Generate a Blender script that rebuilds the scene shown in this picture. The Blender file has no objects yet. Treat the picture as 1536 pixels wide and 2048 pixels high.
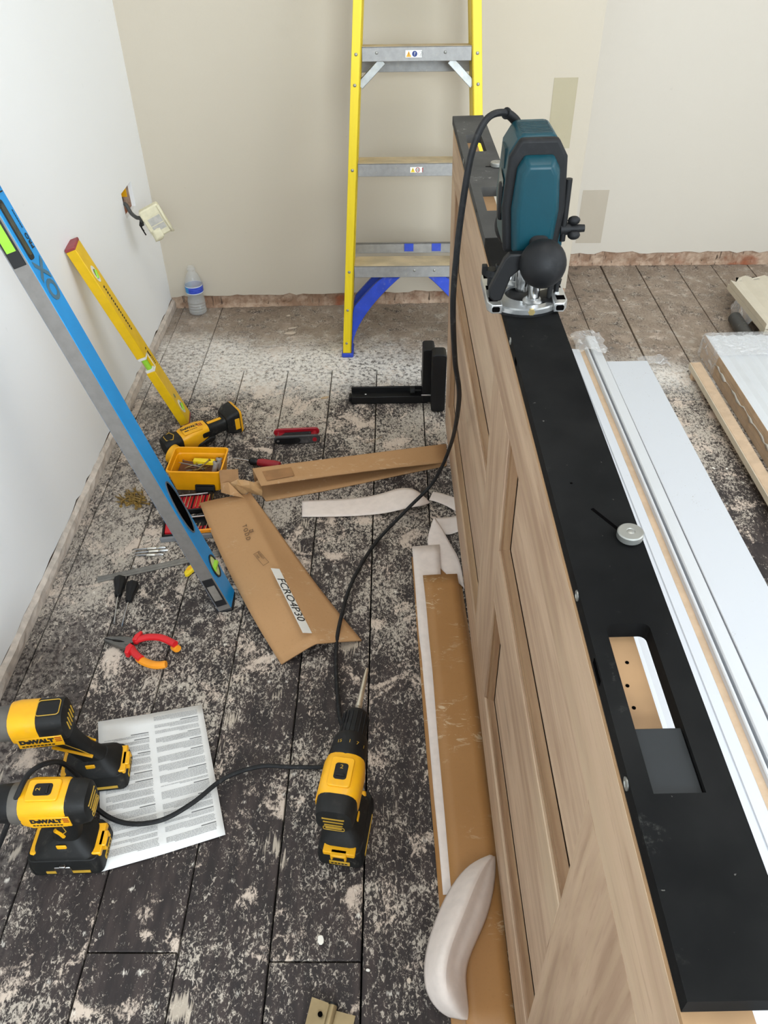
import bpy, bmesh, math, random
import numpy as np
from mathutils import Vector, Matrix, Euler
C = bpy.context.scene.collection
R = math.radians
# ---------------------------------------------------------------- camera
W_, H_ = 1536, 2048
_c = np.array([768., 1024.]); _V1 = np.array([781., -338.]); _V3 = np.array([796., 2890.])
F_ = math.sqrt(-float(np.dot(_V1 - _c, _V3 - _c)))      # focal length in pixels
CAM = np.array([0., 0., 1.28])                           # phone held 1.28 m above the floor
def _u(v, s=1):
    a = np.array([v[0] - _c[0], v[1] - _c[1], F_]); return s * a / np.linalg.norm(a)
_Y = _u(_V1); _Z = _u(_V3, -1); RW = np.stack([np.cross(_Y, _Z), _Y, _Z])
cd = bpy.data.cameras.new('camera'); cam = bpy.data.objects.new('camera', cd); C.objects.link(cam)
cd.sensor_fit = 'VERTICAL'; cd.sensor_height = 36; cd.sensor_width = 27; cd.lens = F_ / 2048 * 36
cd.clip_start = .02
_m = RW @ np.diag([1, -1, -1])
cam.matrix_world = Matrix([list(_m[i]) + [CAM[i]] for i in range(3)] + [[0, 0, 0, 1]])
bpy.context.scene.camera = cam
# ---------------------------------------------------------------- light
sc = bpy.context.scene
sc.view_settings.view_transform = 'Standard'; sc.view_settings.look = 'None'
sc.view_settings.gamma = 1; sc.view_settings.use_curve_mapping = False
sc.view_settings.exposure = 0.03
sc.cycles.use_denoising = True; sc.cycles.max_bounces = 8; sc.cycles.diffuse_bounces = 5
sc.cycles.sample_clamp_indirect = 8
w = bpy.data.worlds.new('sky'); sc.world = w; w.use_nodes = True
w.node_tree.nodes['Background'].inputs[0].default_value = (.80, .90, 1, 1)
w.node_tree.nodes['Background'].inputs[1].default_value = 2.0
def area(name, loc, target, sx, sy, power, col):
    l = bpy.data.lights.new(name, 'AREA'); l.shape = 'RECTANGLE'; l.size = sx; l.size_y = sy; l.energy = power; l.color = col
    o = bpy.data.objects.new(name, l); C.objects.link(o); o.location = loc
    o.rotation_euler = (Vector(target) - Vector(loc)).to_track_quat('-Z', 'Y').to_euler(); return o
WIN_Y0, WIN_Y1, WIN_Z0, WIN_Z1, XR = -.1, 1.5, 1.35, 2.6, 2.2
area('window_daylight', (XR - .02, (WIN_Y0 + WIN_Y1) / 2, (WIN_Z0 + WIN_Z1) / 2), (-.6, (WIN_Y0 + WIN_Y1) / 2 + .9, .4), WIN_Y1 - WIN_Y0 - .1, WIN_Z1 - WIN_Z0 - .1, 24, (.92, .96, 1))
area('ceiling_lamp_light', (.4, .9, 2.68), (.3, 1.0, 0), .4, .4, 8, (1, .95, .86))
area('front_window_daylight', (.48, -1.97, 1.45), (-.6, 1.2, .2), 2.0, 1.5, 192, (.80, .91, 1))
# ---------------------------------------------------------------- helpers
def ray(x, y): return RW @ np.array([x - _c[0], y - _c[1], F_])
def fl(x, y, z=0.):                                      # photo pixel -> point at height z
    d = ray(x, y); t = (z - CAM[2]) / d[2]; return Vector(CAM + t * d)
def pl(x, y, ax, v):                                     # photo pixel -> point on the plane axis = v
    d = ray(x, y); t = (v - CAM[ax]) / d[ax]; return Vector(CAM + t * d)
def s2l(c):
    return tuple(((v / 255) / 12.92 if v / 255 <= .04045 else ((v / 255 + .055) / 1.055) ** 2.4) for v in c) + (1,)
class NT:
    def __init__(s, m): s.t = m.node_tree; s.n = s.t.nodes; s.l = s.t.links
    def new(s, t, **k):
        n = s.n.new(t)
        for a, v in k.items():
            if a.startswith('i_'):
                key = a[2:]; n.inputs[int(key) if key.isdigit() else key.replace('_', ' ')].default_value = v
            else: setattr(n, a, v)
        return n
    def link(s, a, b): s.l.new(a, b)
    def noise(s, vec, scale, detail=4, rough=.55, dist=0):
        n = s.new('ShaderNodeTexNoise'); n.inputs['Scale'].default_value = scale; n.inputs['Detail'].default_value = detail
        n.inputs['Roughness'].default_value = rough; n.inputs['Distortion'].default_value = dist
        if vec is not None: s.link(vec, n.inputs['Vector'])
        return n.outputs['Fac']
    def ramp(s, fac, a, b, lo=0., hi=1.):
        n = s.new('ShaderNodeMapRange', interpolation_type='SMOOTHSTEP'); s.link(fac, n.inputs[0])
        for i, v in zip((1, 2, 3, 4), (a, b, lo, hi)): n.inputs[i].default_value = v
        return n.outputs[0]
    def math(s, op, a, b=None, clamp=False):
        n = s.new('ShaderNodeMath', operation=op, use_clamp=clamp)
        for i, v in enumerate((a, b)):
            if v is None: continue
            if isinstance(v, (int, float)): n.inputs[i].default_value = v
            else: s.link(v, n.inputs[i])
        return n.outputs[0]
    def mix(s, fac, a, b, mode='MIX'):
        n = s.new('ShaderNodeMix', data_type='RGBA', blend_type=mode)
        if isinstance(fac, (int, float)): n.inputs[0].default_value = fac
        else: s.link(fac, n.inputs[0])
        for i, v in ((6, a), (7, b)):
            if isinstance(v, tuple): n.inputs[i].default_value = v
            else: s.link(v, n.inputs[i])
        return n.outputs[2]
    def mapping(s, vec, scale=(1, 1, 1), loc=None):
        n = s.new('ShaderNodeMapping'); s.link(vec, n.inputs[0]); n.inputs['Scale'].default_value = scale
        if loc is not None:
            if isinstance(loc, tuple): n.inputs['Location'].default_value = loc
            else: s.link(loc, n.inputs['Location'])
        return n.outputs[0]
    def bump(s, h, strength, dist, bsdf):
        n = s.new('ShaderNodeBump'); n.inputs['Strength'].default_value = strength; n.inputs['Distance'].default_value = dist
        s.link(h, n.inputs['Height']); s.link(n.outputs[0], bsdf.inputs['Normal'])
MATS = {}
def base(name, rough=.5, metal=0.):
    m = bpy.data.materials.new(name); m.use_nodes = True; b = m.node_tree.nodes['Principled BSDF']
    b.inputs['Roughness'].default_value = rough; b.inputs['Metallic'].default_value = metal
    t = NT(m); tc = t.new('ShaderNodeTexCoord'); MATS[name] = m
    return m, b, t, tc.outputs['Object']
def P(name, col, rough=.5, metal=0., var=.12, scale=30, dust=0., dustcol=(205, 196, 182), bump=0., spec=None):
    """plain surface: slight tonal drift, optional dust / scuffs"""
    if name in MATS: return MATS[name]
    m, b, t, v = base(name, rough, metal); c = s2l(col)
    n = t.noise(v, scale, 3)
    d = tuple(x * (1 - var) for x in c[:3]) + (1,); e = tuple(min(1, x * (1 + var)) for x in c[:3]) + (1,)
    o = t.mix(t.ramp(n, .3, .7), d, e)
    if dust:
        k = t.math('MULTIPLY', t.ramp(t.noise(v, scale * 1.7, 6, .7), .52, .75), t.ramp(t.noise(v, scale * .3, 2), .35, .7))
        o = t.mix(t.math('MULTIPLY', k, dust), o, s2l(dustcol))
    t.link(o, b.inputs['Base Color'])
    if bump: t.bump(n, bump, .002, b)
    if spec is not None: b.inputs['Specular IOR Level'].default_value = spec
    return m
def tri(v):
    return v if isinstance(v, (list, tuple)) else (v, v, v)
class MB:
    """collects shapes and links them as one mesh object"""
    def __init__(s): s.v = []; s.f = []
    def add(s, v, f, M=None):
        o = len(s.v)
        for p in v:
            p = Vector(p)
            s.v.append(tuple(M @ p if M is not None else p))
        s.f += [tuple(i + o for i in q) for q in f]; return s
    def box(s, lo, hi, M=None):
        (a, b, c), (d, e, f) = lo, hi
        return s.add([(a, b, c), (d, b, c), (d, e, c), (a, e, c), (a, b, f), (d, b, f), (d, e, f), (a, e, f)],
                     [(0, 3, 2, 1), (4, 5, 6, 7), (0, 1, 5, 4), (1, 2, 6, 5), (2, 3, 7, 6), (3, 0, 4, 7)], M)
    def loft(s, rings, cap=True, closed=True, M=None):
        n = len(rings[0]); v = [p for r in rings for p in r]; f = []
        for i in range(len(rings) - 1):
            for j in range(n if closed else n - 1):
                k = (j + 1) % n; f.append((i * n + j, i * n + k, (i + 1) * n + k, (i + 1) * n + j))
        if cap and closed: f.append(tuple(range(n))[::-1]); f.append(tuple((len(rings) - 1) * n + j for j in range(n)))
        return s.add(v, f, M)
    def cyl(s, p0, p1, r0, r1=None, n=16, M=None):
        return s.tube([p0, p1], [r0, r0 if r1 is None else r1], n, M)
    def tube(s, pts, r, n=8, M=None, flat=1.):
        pts = [Vector(p) for p in pts]; rr = r if isinstance(r, (list, tuple)) else [r] * len(pts); rings = []; up = None
        for i, p in enumerate(pts):
            d = (pts[min(i + 1, len(pts) - 1)] - pts[max(i - 1, 0)]).normalized()
            if up is None: up = Vector((0, 0, 1)) if abs(d.z) < .9 else Vector((1, 0, 0))
            a = d.cross(up).normalized(); b = a.cross(d).normalized(); up = b
            rings.append([p + (a * math.cos(2 * math.pi * k / n) + b * math.sin(2 * math.pi * k / n) * flat) * rr[i] for k in range(n)])
        return s.loft(rings, M=M)
    def lathe(s, prof, n=24, M=None):                    # profile of (radius, z)
        rings = [[(r * math.cos(2 * math.pi * k / n), r * math.sin(2 * math.pi * k / n), z) for k in range(n)] for r, z in prof]
        return s.loft(rings, M=M)
    def prism(s, poly, a, b, ax=2, M=None):              # 2-D outline extruded along axis ax
        def p3(q, h):
            q = list(q); q.insert(ax, h); return tuple(q)
        return s.loft([[p3(q, a) for q in poly], [p3(q, b) for q in poly]], M=M)
    def grid(s, rows, M=None):
        return s.loft(rows, cap=False, closed=False, M=M)
    def sphere(s, c, r, n=20, M=None):
        rx, ry, rz = tri(r); rings = []
        for i in range(1, n // 2):
            a = math.pi * i / (n // 2); rings.append([(c[0] + rx * math.sin(a) * math.cos(2 * math.pi * k / n), c[1] + ry * math.sin(a) * math.sin(2 * math.pi * k / n), c[2] - rz * math.cos(a)) for k in range(n)])
        return s.loft(rings, M=M)
    def build(s, name, mat, parent=None, bevel=0., seg=2, smooth=True, solid=0., sub=0, ang=35):
        me = bpy.data.meshes.new(name); me.from_pydata(s.v, [], s.f); me.materials.append(mat)
        bm = bmesh.new(); bm.from_mesh(me); bmesh.ops.recalc_face_normals(bm, faces=bm.faces); bm.to_mesh(me); bm.free()
        if smooth:
            me.polygons.foreach_set('use_smooth', [True] * len(me.polygons)); me.set_sharp_from_angle(angle=R(ang))
        o = bpy.data.objects.new(name, me); C.objects.link(o)
        if parent is not None: o.parent = parent
        if sub:
            q = o.modifiers.new('sub', 'SUBSURF'); q.boundary_smooth = 'PRESERVE_CORNERS'; q.levels = q.render_levels = sub
        if solid:
            q = o.modifiers.new('solid', 'SOLIDIFY'); q.thickness = solid; q.offset = 1
        if bevel:
            q = o.modifiers.new('bevel', 'BEVEL'); q.width = bevel; q.segments = seg; q.limit_method = 'ANGLE'; q.angle_limit = R(40)
        return o
def thing(name, label, cat, loc=(0, 0, 0), rot=(0, 0, 0), group=None):
    o = bpy.data.objects.new(name, None); o.empty_display_size = .05; C.objects.link(o); o.location = loc
    if isinstance(rot, Matrix): o.rotation_euler = rot.to_euler()
    else: o.rotation_euler = rot
    return tag(o, label, cat, group)
def tag(o, label, cat, group=None, kind=None):
    if label: o['label'] = label
    if cat: o['category'] = cat
    if group: o['group'] = group
    if kind: o['kind'] = kind
    return o
def part_label(o, s): o['label'] = s; return o
def struct(o, label=None): o['kind'] = 'structure'; (o.__setitem__('label', label) if label else None); return o
def copy_tree(o, parent=None):
    c = o.copy(); C.objects.link(c); c.parent = parent
    for k in [k for k in bpy.data.objects if k.parent == o]: copy_tree(k, c)
    return c
def frame(x, y, o=(0, 0, 0)):                            # matrix whose axes are x, y, x cross y
    x = Vector(x).normalized(); z = x.cross(Vector(y)).normalized(); y = z.cross(x)
    return Matrix(((x[0], y[0], z[0], o[0]), (x[1], y[1], z[1], o[1]), (x[2], y[2], z[2], o[2]), (0, 0, 0, 1)))
def text(name, body, size, mat, parent, o, x, y, ext=.0002, align='CENTER', bold=0., sx=1., shear=0.):
    cu = bpy.data.curves.new(name, 'FONT'); cu.body = body; cu.size = size; cu.extrude = ext; cu.align_x = align; cu.align_y = 'CENTER'
    cu.offset = bold; cu.shear = shear; cu.resolution_u = 3
    t = bpy.data.objects.new('lettering', cu); C.objects.link(t)
    dg = bpy.context.evaluated_depsgraph_get(); me = bpy.data.meshes.new_from_object(t.evaluated_get(dg))
    bpy.data.objects.remove(t); bpy.data.curves.remove(cu)
    me.transform(frame(x, y, o) @ Matrix.Diagonal((sx, 1, 1, 1))); me.materials.clear(); me.materials.append(mat)
    r = bpy.data.objects.new(name, me); C.objects.link(r); r.parent = parent; return r
def rrect(w, h, r, n=5, cx=0., cy=0.):
    out = []
    for qx, qy, a0 in ((1, 1, 0), (-1, 1, 90), (-1, -1, 180), (1, -1, 270)):
        for k in range(n + 1):
            a = R(a0 + 90 * k / n); out.append((cx + qx * (w / 2 - r) + r * math.cos(a), cy + qy * (h / 2 - r) + r * math.sin(a)))
    return out
rnd = random.Random(7)
# ---------------------------------------------------------------- materials of the room
def floor_mat():
    m, b, t, v0 = base('painted_floorboards', .62)
    oi = t.new('ShaderNodeObjectInfo'); g = t.new('ShaderNodeNewGeometry'); pos = g.outputs['Position']
    cmb = t.new('ShaderNodeCombineXYZ'); t.link(t.math('MULTIPLY', oi.outputs['Random'], 37.), cmb.inputs[0]); t.link(t.math('MULTIPLY', oi.outputs['Random'], 11.), cmb.inputs[2])
    v = t.mapping(pos, (1, 1, 1), cmb.outputs[0]); gr = t.mapping(pos, (1, .16, 1), cmb.outputs[0])
    sep = t.new('ShaderNodeSeparateXYZ'); t.link(pos, sep.inputs[0]); X, Y = sep.outputs[0], sep.outputs[1]
    dark = t.mix(t.ramp(t.noise(gr, 60, 5, .6), .35, .7), s2l((36, 29, 28)), s2l((58, 48, 45)))
    # board dust builds up towards the far end, with broad drifts
    drift = t.noise(pos, 2.6, 3, .6, .4)
    far = t.ramp(Y, .5, 2.15)
    amt = t.math('ADD', t.math('MULTIPLY', far, .065), t.math('MULTIPLY', t.math('SUBTRACT', drift, .5), .36))
    # fine pale streaks and specks
    fine = t.noise(t.mapping(pos, (1, .6, 1), cmb.outputs[0]), 190, 6, .78, .9)
    med = t.noise(t.mapping(pos, (1, .7, 1), cmb.outputs[0]), 17, 6, .70, 1.0)
    s1 = t.ramp(t.math('ADD', t.math('ADD', t.math('MULTIPLY', fine, .78), t.math('MULTIPLY', med, .30)), amt), .572, .635)
    col = t.mix(t.math('MULTIPLY', s1, .82), dark, s2l((196, 184, 169)))
    # scraped plaster patches
    pat = t.noise(v, 9, 6, .62, 1.2)
    s2 = t.ramp(t.math('ADD', t.math('ADD', pat, t.math('MULTIPLY', t.math('SUBTRACT', fine, .5), .55)), t.math('MULTIPLY', amt, .55)), .565, .665)
    col = t.mix(t.math('MULTIPLY', s2, .92), col, t.mix(t.noise(v, 22, 3), s2l((220, 202, 184)), s2l((186, 168, 153))))
    # splashes of filler and paint
    vo = t.new('ShaderNodeTexVoronoi', feature='F1'); vo.inputs['Scale'].default_value = 11; vo.inputs['Randomness'].default_value = 1
    wv = t.mix(.06, v, t.new('ShaderNodeTexNoise', i_Scale=40.).outputs['Color']); t.link(wv, vo.inputs['Vector'])
    sp = t.new('ShaderNodeSeparateColor'); t.link(vo.outputs['Color'], sp.inputs[0])
    rad = t.math('MULTIPLY', t.math('POWER', sp.outputs[0], 4), .024 * 11)
    s3 = t.ramp(t.math('SUBTRACT', vo.outputs['Distance'], rad), .04, -.04)
    col = t.mix(t.math('MULTIPLY', s3, .75), col, s2l((190, 176, 158)))
    vo2 = t.new('ShaderNodeTexVoronoi', feature='F1'); vo2.inputs['Scale'].default_value = 75; t.link(t.mix(.02, v, t.new('ShaderNodeTexNoise', i_Scale=160.).outputs['Color']), vo2.inputs['Vector'])
    sp2 = t.new('ShaderNodeSeparateColor'); t.link(vo2.outputs['Color'], sp2.inputs[0])
    rad2 = t.math('MULTIPLY', t.math('POWER', sp2.outputs[1], 7), .30)
    s4 = t.ramp(t.math('SUBTRACT', vo2.outputs['Distance'], rad2), .04, -.06)
    col = t.mix(t.math('MULTIPLY', s4, .9), col, s2l((226, 218, 205)))
    # brown dust and painted shade at back wall; white dust and painted daylight ahead
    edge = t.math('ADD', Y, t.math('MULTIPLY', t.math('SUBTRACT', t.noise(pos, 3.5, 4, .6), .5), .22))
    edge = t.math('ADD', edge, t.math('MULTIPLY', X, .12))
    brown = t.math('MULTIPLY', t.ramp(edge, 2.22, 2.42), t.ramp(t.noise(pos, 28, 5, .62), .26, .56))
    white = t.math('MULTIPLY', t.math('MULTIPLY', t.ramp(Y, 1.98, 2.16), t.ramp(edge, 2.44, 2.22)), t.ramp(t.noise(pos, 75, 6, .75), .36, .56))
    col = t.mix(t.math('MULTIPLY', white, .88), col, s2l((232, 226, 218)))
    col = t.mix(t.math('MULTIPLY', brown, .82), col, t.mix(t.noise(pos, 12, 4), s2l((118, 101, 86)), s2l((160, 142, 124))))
    left = t.math('MULTIPLY', t.ramp(X, -.55, -.72), t.ramp(t.noise(pos, 90, 4, .6), .38, .62))
    col = t.mix(t.math('MULTIPLY', left, .55), col, s2l((150, 140, 131)))
    t.link(col, b.inputs['Base Color'])
    rr = t.math('SUBTRACT', .74, t.math('MULTIPLY', s1, -.15)); t.link(rr, b.inputs['Roughness'])
    h = t.math('ADD', t.math('MULTIPLY', t.noise(gr, 90, 4), .4), t.math('MULTIPLY', s2, .6)); t.bump(h, .35, .002, b)
    return m
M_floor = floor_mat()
def wall_mat(name, col, dirt=.0):
    m, b, t, v = base(name, .9); c = s2l(col)
    g = t.new('ShaderNodeNewGeometry'); v = g.outputs['Position']
    o = t.mix(t.noise(v, 1.4, 3), tuple(x * .97 for x in c[:3]) + (1,), c)
    o = t.mix(t.math('MULTIPLY', t.ramp(t.noise(v, 38, 4), .70, .78), .35), o, tuple(x * .8 for x in c[:3]) + (1,))
    t.link(o, b.inputs['Base Color']); t.bump(t.noise(v, 160, 3), .08, .002, b); return m
M_wallL = wall_mat('white_plaster', (238, 238, 237)); M_wall = wall_mat('cream_plaster', (196, 186, 169)); M_alc = wall_mat('off_white_plaster', (206, 198, 185))
M_patch = wall_mat('beige_sample_paint', (176, 166, 140)); M_patch2 = wall_mat('taupe_sample_paint', (186, 175, 158))
def masonry():
    m, b, t, v = base('bare_masonry', .95); g = t.new('ShaderNodeNewGeometry'); v = g.outputs['Position']
    o = t.mix(t.ramp(t.noise(v, 18, 5, .7), .35, .65), s2l((146, 116, 94)), s2l((188, 164, 142)))
    st = t.noise(t.mapping(v, (90, 90, 9)), 1, 3); o = t.mix(t.ramp(st, .58, .7), o, s2l((84, 68, 56)))
    o = t.mix(t.ramp(t.noise(v, 7, 3), .56, .7), o, s2l((150, 88, 60)))
    t.link(o, b.inputs['Base Color']); t.bump(t.noise(v, 60, 5), .8, .006, b); return m
M_mas = masonry()
M_ground = P('dirty_plaster_edge', (192, 180, 168), .9, var=.18, scale=40, dust=.5, dustcol=(150, 112, 88), bump=.3)
M_dark = P('dark_void', (9, 8, 8), .95, spec=0.)
# ---------------------------------------------------------------- room
XL = -.778
fr = struct(bpy.data.objects.new('floor', None)); C.objects.link(fr)
MB().box((-.95, -2., -.06), (XR + .1, 3.1, -.03)).build('subfloor', M_dark, fr, smooth=False)
edges = [-.80, -.743, -.605, -.467, -.328, -.190, -.051, .088, .227, .366, .520, .660, .798, .935, 1.083, 1.222, 1.360, 1.50, 1.64, 1.78, 1.92, 2.06, 2.20]
cuts = {0: [2.30], 1: [2.186], 2: [2.186], 3: [.465 + .015, 2.186], 4: [2.186], 5: [.468, 2.186], 6: [2.186], 7: [1.1, 2.186], 8: [2.186],
        9: [1.6, 2.186], 10: [.8], 11: [1.9], 12: [1.38, 2.0], 13: [.9], 14: [2.497], 15: [1.7], 16: [1.2]}
for i in range(len(edges) - 1):
    a, b = edges[i], edges[i + 1]; xs = [-2.0] + cuts.get(i, [1.0 + .13 * (i % 5)]) + [2.99]
    for k in range(len(xs) - 1):
        y0, y1 = xs[k], xs[k + 1]
        if 2 <= i <= 9 and y0 > 2.1: continue
        z = rnd.uniform(-.0015, .0005); g = (.0017 if i != 12 else .004) if i > 1 or y0 < 2 else .0007
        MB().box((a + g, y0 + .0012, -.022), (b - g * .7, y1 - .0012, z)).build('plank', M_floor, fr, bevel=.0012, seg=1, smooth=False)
for y0, y1 in ((2.186, 2.34), (2.34, 2.50), (2.50, 2.68)):   # boards of the filled-in hearth run across
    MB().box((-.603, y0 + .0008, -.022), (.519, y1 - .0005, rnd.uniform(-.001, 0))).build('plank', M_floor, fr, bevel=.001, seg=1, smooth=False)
def jag(a, b, z, amp, n, seed):
    q = random.Random(seed); return [(a + (b - a) * i / n, z + q.uniform(-amp, amp) + (amp * 1.5 if q.random() < .12 else 0)) for i in range(n + 1)]
ZC = 2.75
# back wall of the chimney breast, very slightly skewed
back = frame((1.388, .043, 0), (-.043, 1.388, 0), (XL, 2.612, 0))
o = MB().prism(jag(0, 1.389, .045, .0028, 60, 3) + [(1.389, ZC), (0, ZC)], 0, .012, ax=1, M=back).build('wall_back', M_wall, smooth=False); struct(o)
MB().box((0, .012, 0), (1.389, .05, ZC), M=back).build('masonry', M_mas, o, smooth=False)
q = random.Random(5)
rows = [[(1.389 * i / 120, .009 + q.uniform(-.003, .002) - (.006 if z < .01 else 0), z) for i in range(121)] for z in (0, .012, .024, .036, .05)]
s = MB().grid(rows, M=back).build('baseboard_back', M_mas, smooth=False); struct(s)
MB().box((.0, -.0008, 0), (.072, .0002, .2), M=back @ frame((1, 0, -.0), (0, 1, 0), (1.264, 0, .515))).build('paint_patch', M_patch, o, smooth=False)
# return of the breast and the alcove wall
o = MB().box((.585, 2.668, .0), (.609, 2.96, ZC)).build('wall_breast', M_alc, smooth=False); struct(o)
o = MB().prism(jag(.60, XR + .1, .050, .004, 60, 11) + [(XR + .1, ZC), (.60, ZC)], 2.95, 2.962, ax=1).build('wall_alcove', M_alc, smooth=False); struct(o)
MB().box((.60, 2.962, 0), (XR + .1, 3.0, ZC)).build('masonry', M_mas, o, smooth=False)
MB().box((.69, 2.9492, .09), (.785, 2.9505, .285)).build('paint_patch', M_patch2, o, smooth=False)
rows = [[(.60 + (XR - .5) * i / 130, 2.956 + q.uniform(-.003, .002) - (.006 if z < .01 else 0), z) for i in range(131)] for z in (0, .014, .028, .042, .058)]
struct(MB().grid(rows).build('baseboard_alcove', M_mas, smooth=False))
# left wall with the socket hole
HY0, HY1, HZ0, HZ1 = 2.328, 2.437, .425, .497
mb = MB(); jl = jag(-2., 2.63, .035, .003, 160, 21)
mb.prism(jl + [(2.63, HZ0), (-2., HZ0)], XL - .012, XL, ax=0)
mb.box((XL - .012, -2., HZ0), (XL, HY0, HZ1)).box((XL - .012, HY1, HZ0), (XL, 2.63, HZ1)).box((XL - .012, -2., HZ1), (XL, 2.63, ZC))
wl = struct(mb.build('wall_left', M_wallL, smooth=False))
mb = MB(); mb.box((XL - .06, -2, 0), (XL - .012, 2.64, HZ0)).box((XL - .06, -2, HZ0), (XL - .012, HY0, HZ1)).box((XL - .06, HY1, HZ0), (XL - .012, 2.64, HZ1)).box((XL - .06, -2, HZ1), (XL - .012, 2.64, ZC))
mb.build('masonry', M_mas, wl, smooth=False)
rows = []
for dz, dx in ((0, .010), (.012, .0105), (.026, .0095), (.034, .0)):
    rows.append([(XL + dx + q.uniform(-.0018, .0018) * (dz > 0), -2 + 4.62 * i / 170, dz + q.uniform(-.002, .002) * (dz > .03)) for i in range(171)])
struct(MB().grid(rows).build('baseboard_left', M_ground, smooth=False))
struct(MB().box((XL - .1, -2.1, ZC), (XR + .1, 3.0, ZC + .05)).build('ceiling', M_wallL, smooth=False))
struct(MB().box((XL - .1, -2.1, 0), (XR + .1, -2.0, ZC)).build('wall_front', M_wallL, smooth=False))
mb = MB(); mb.box((XR, -2, 0), (XR + .1, 3, WIN_Z0)).box((XR, -2, WIN_Z1), (XR + .1, 3, ZC)).box((XR, -2, WIN_Z0), (XR + .1, WIN_Y0, WIN_Z1)).box((XR, WIN_Y1, WIN_Z0), (XR + .1, 3, WIN_Z1))
struct(mb.build('wall_right', M_wallL, smooth=False))
mb = MB(); M_wf = P('white_gloss', (235, 235, 232), .3)
for a, b in (((WIN_Y0, WIN_Z0), (WIN_Y1, WIN_Z0 + .05)), ((WIN_Y0, WIN_Z1 - .05), (WIN_Y1, WIN_Z1)), ((WIN_Y0, WIN_Z0), (WIN_Y0 + .05, WIN_Z1)), ((WIN_Y1 - .05, WIN_Z0), (WIN_Y1, WIN_Z1)), ((WIN_Y0, 1.6), (WIN_Y1, 1.64))):
    mb.box((XR + .04, a[0], a[1]), (XR + .09, b[0], b[1]))
struct(mb.build('window_1', M_wf, smooth=False))
# ---------------------------------------------------------------- oak door on its long edge
def oak_mat(name, along, tone=0., warm=0.):
    m, b, t, v = base(name, .55); oi = t.new('ShaderNodeObjectInfo')
    cmb = t.new('ShaderNodeCombineXYZ'); t.link(t.math('MULTIPLY', oi.outputs['Random'], 23.), cmb.inputs[0]); t.link(t.math('MULTIPLY', oi.outputs['Random'], 7.), cmb.inputs[2])
    sc_ = (9, 1, 9) if along == 1 else (9, 9, 1)
    lg = t.mapping(v, sc_, cmb.outputs[0])
    n1 = t.noise(lg, 2.2, 4, .6, .7); n2 = t.noise(t.mapping(v, tuple(x * 6 for x in sc_), cmb.outputs[0]), 3, 4, .65)
    f = lambda c: s2l(tuple(x + tone + d for x, d in zip(c, (warm, 0, -warm))))
    o = t.mix(t.ramp(n1, .3, .7), f((158, 128, 103)), f((192, 163, 135)))
    o = t.mix(t.math('MULTIPLY', t.ramp(n2, .52, .72), .35), o, f((140, 108, 80)))
    pale = t.ramp(t.noise(lg, 1.1, 2), .55, .7); o = t.mix(t.math('MULTIPLY', pale, .35), o, f((190, 168, 138)))
    # cathedral figure
    wv = t.new('ShaderNodeTexWave', wave_type='RINGS'); t.link(t.mapping(v, tuple(x * .45 for x in sc_), cmb.outputs[0]), wv.inputs['Vector'])
    wv.inputs['Scale'].default_value = 3.2; wv.inputs['Distortion'].default_value = 5; wv.inputs['Detail'].default_value = 3; wv.inputs['Detail Scale'].default_value = 1.2
    o = t.mix(t.math('MULTIPLY', t.ramp(wv.outputs['Fac'], .55, .95), .28), o, f((192, 166, 134)))
    # knots and grey streaks
    vo = t.new('ShaderNodeTexVoronoi'); vo.inputs['Scale'].default_value = 1.0
    t.link(t.mapping(v, tuple(7 if x == 9 else 1.7 for x in sc_), cmb.outputs[0]), vo.inputs['Vector'])
    k = t.ramp(vo.outputs['Distance'], .13, .03); o = t.mix(t.math('MULTIPLY', k, .55), o, f((92, 74, 58)))
    t.link(o, b.inputs['Base Color']); t.bump(n2, .12, .001, b); return m
M_oy = oak_mat('oak_along', 1); M_oz = oak_mat('oak_across', 2); M_op = oak_mat('oak_panel', 1, 8); M_om = oak_mat('oak_moulding', 1, -38, 4); M_omz = oak_mat('oak_moulding_across', 2, -38, 4)
M_pine = P('pine_edge', (166, 130, 92), .6, var=.14, scale=14)
DO = Vector((.1436, 1.8365, .0336)); DR = Euler((.0097, -.0162, .0158), 'ZYX')
def _rot(yaw, pit, rol):
    return Matrix.Rotation(yaw, 3, 'Z') @ Matrix.Rotation(pit, 3, 'X') @ Matrix.Rotation(rol, 3, 'Y')
DM = _rot(.0158, .0097, -.0162)
door = thing('panel_door', 'unfinished oak four panel door standing on its long edge under the black jig', 'door', DO, DM)
DW, DL, DT = .762, 1.981, .040
def dbox(name, y0, y1, z0, z1, mat, x0=0., x1=DT, par=None, bev=.0012):
    return MB().box((x0, y0, z0), (x1, y1, z1)).build(name, mat, par or door, bevel=bev, seg=1)
B0, B1 = .100, .662                                     # stiles
YN, YL0, YL1, YF = -1.488, -.985, -.815, -.075           # rail edges, camera end to far end
MZ0, MZ1 = .352, .458
dbox('stile', -DL, 0, 0, B0, M_oy); dbox('stile', -DL, 0, B1, DW - .006, M_oy)
dbox('rail', -DL, YN, B0, B1, M_oz); dbox('rail', YL0, YL1, B0, B1, M_oz); dbox('rail', YF, 0, B0, B1, M_oz)
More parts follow.
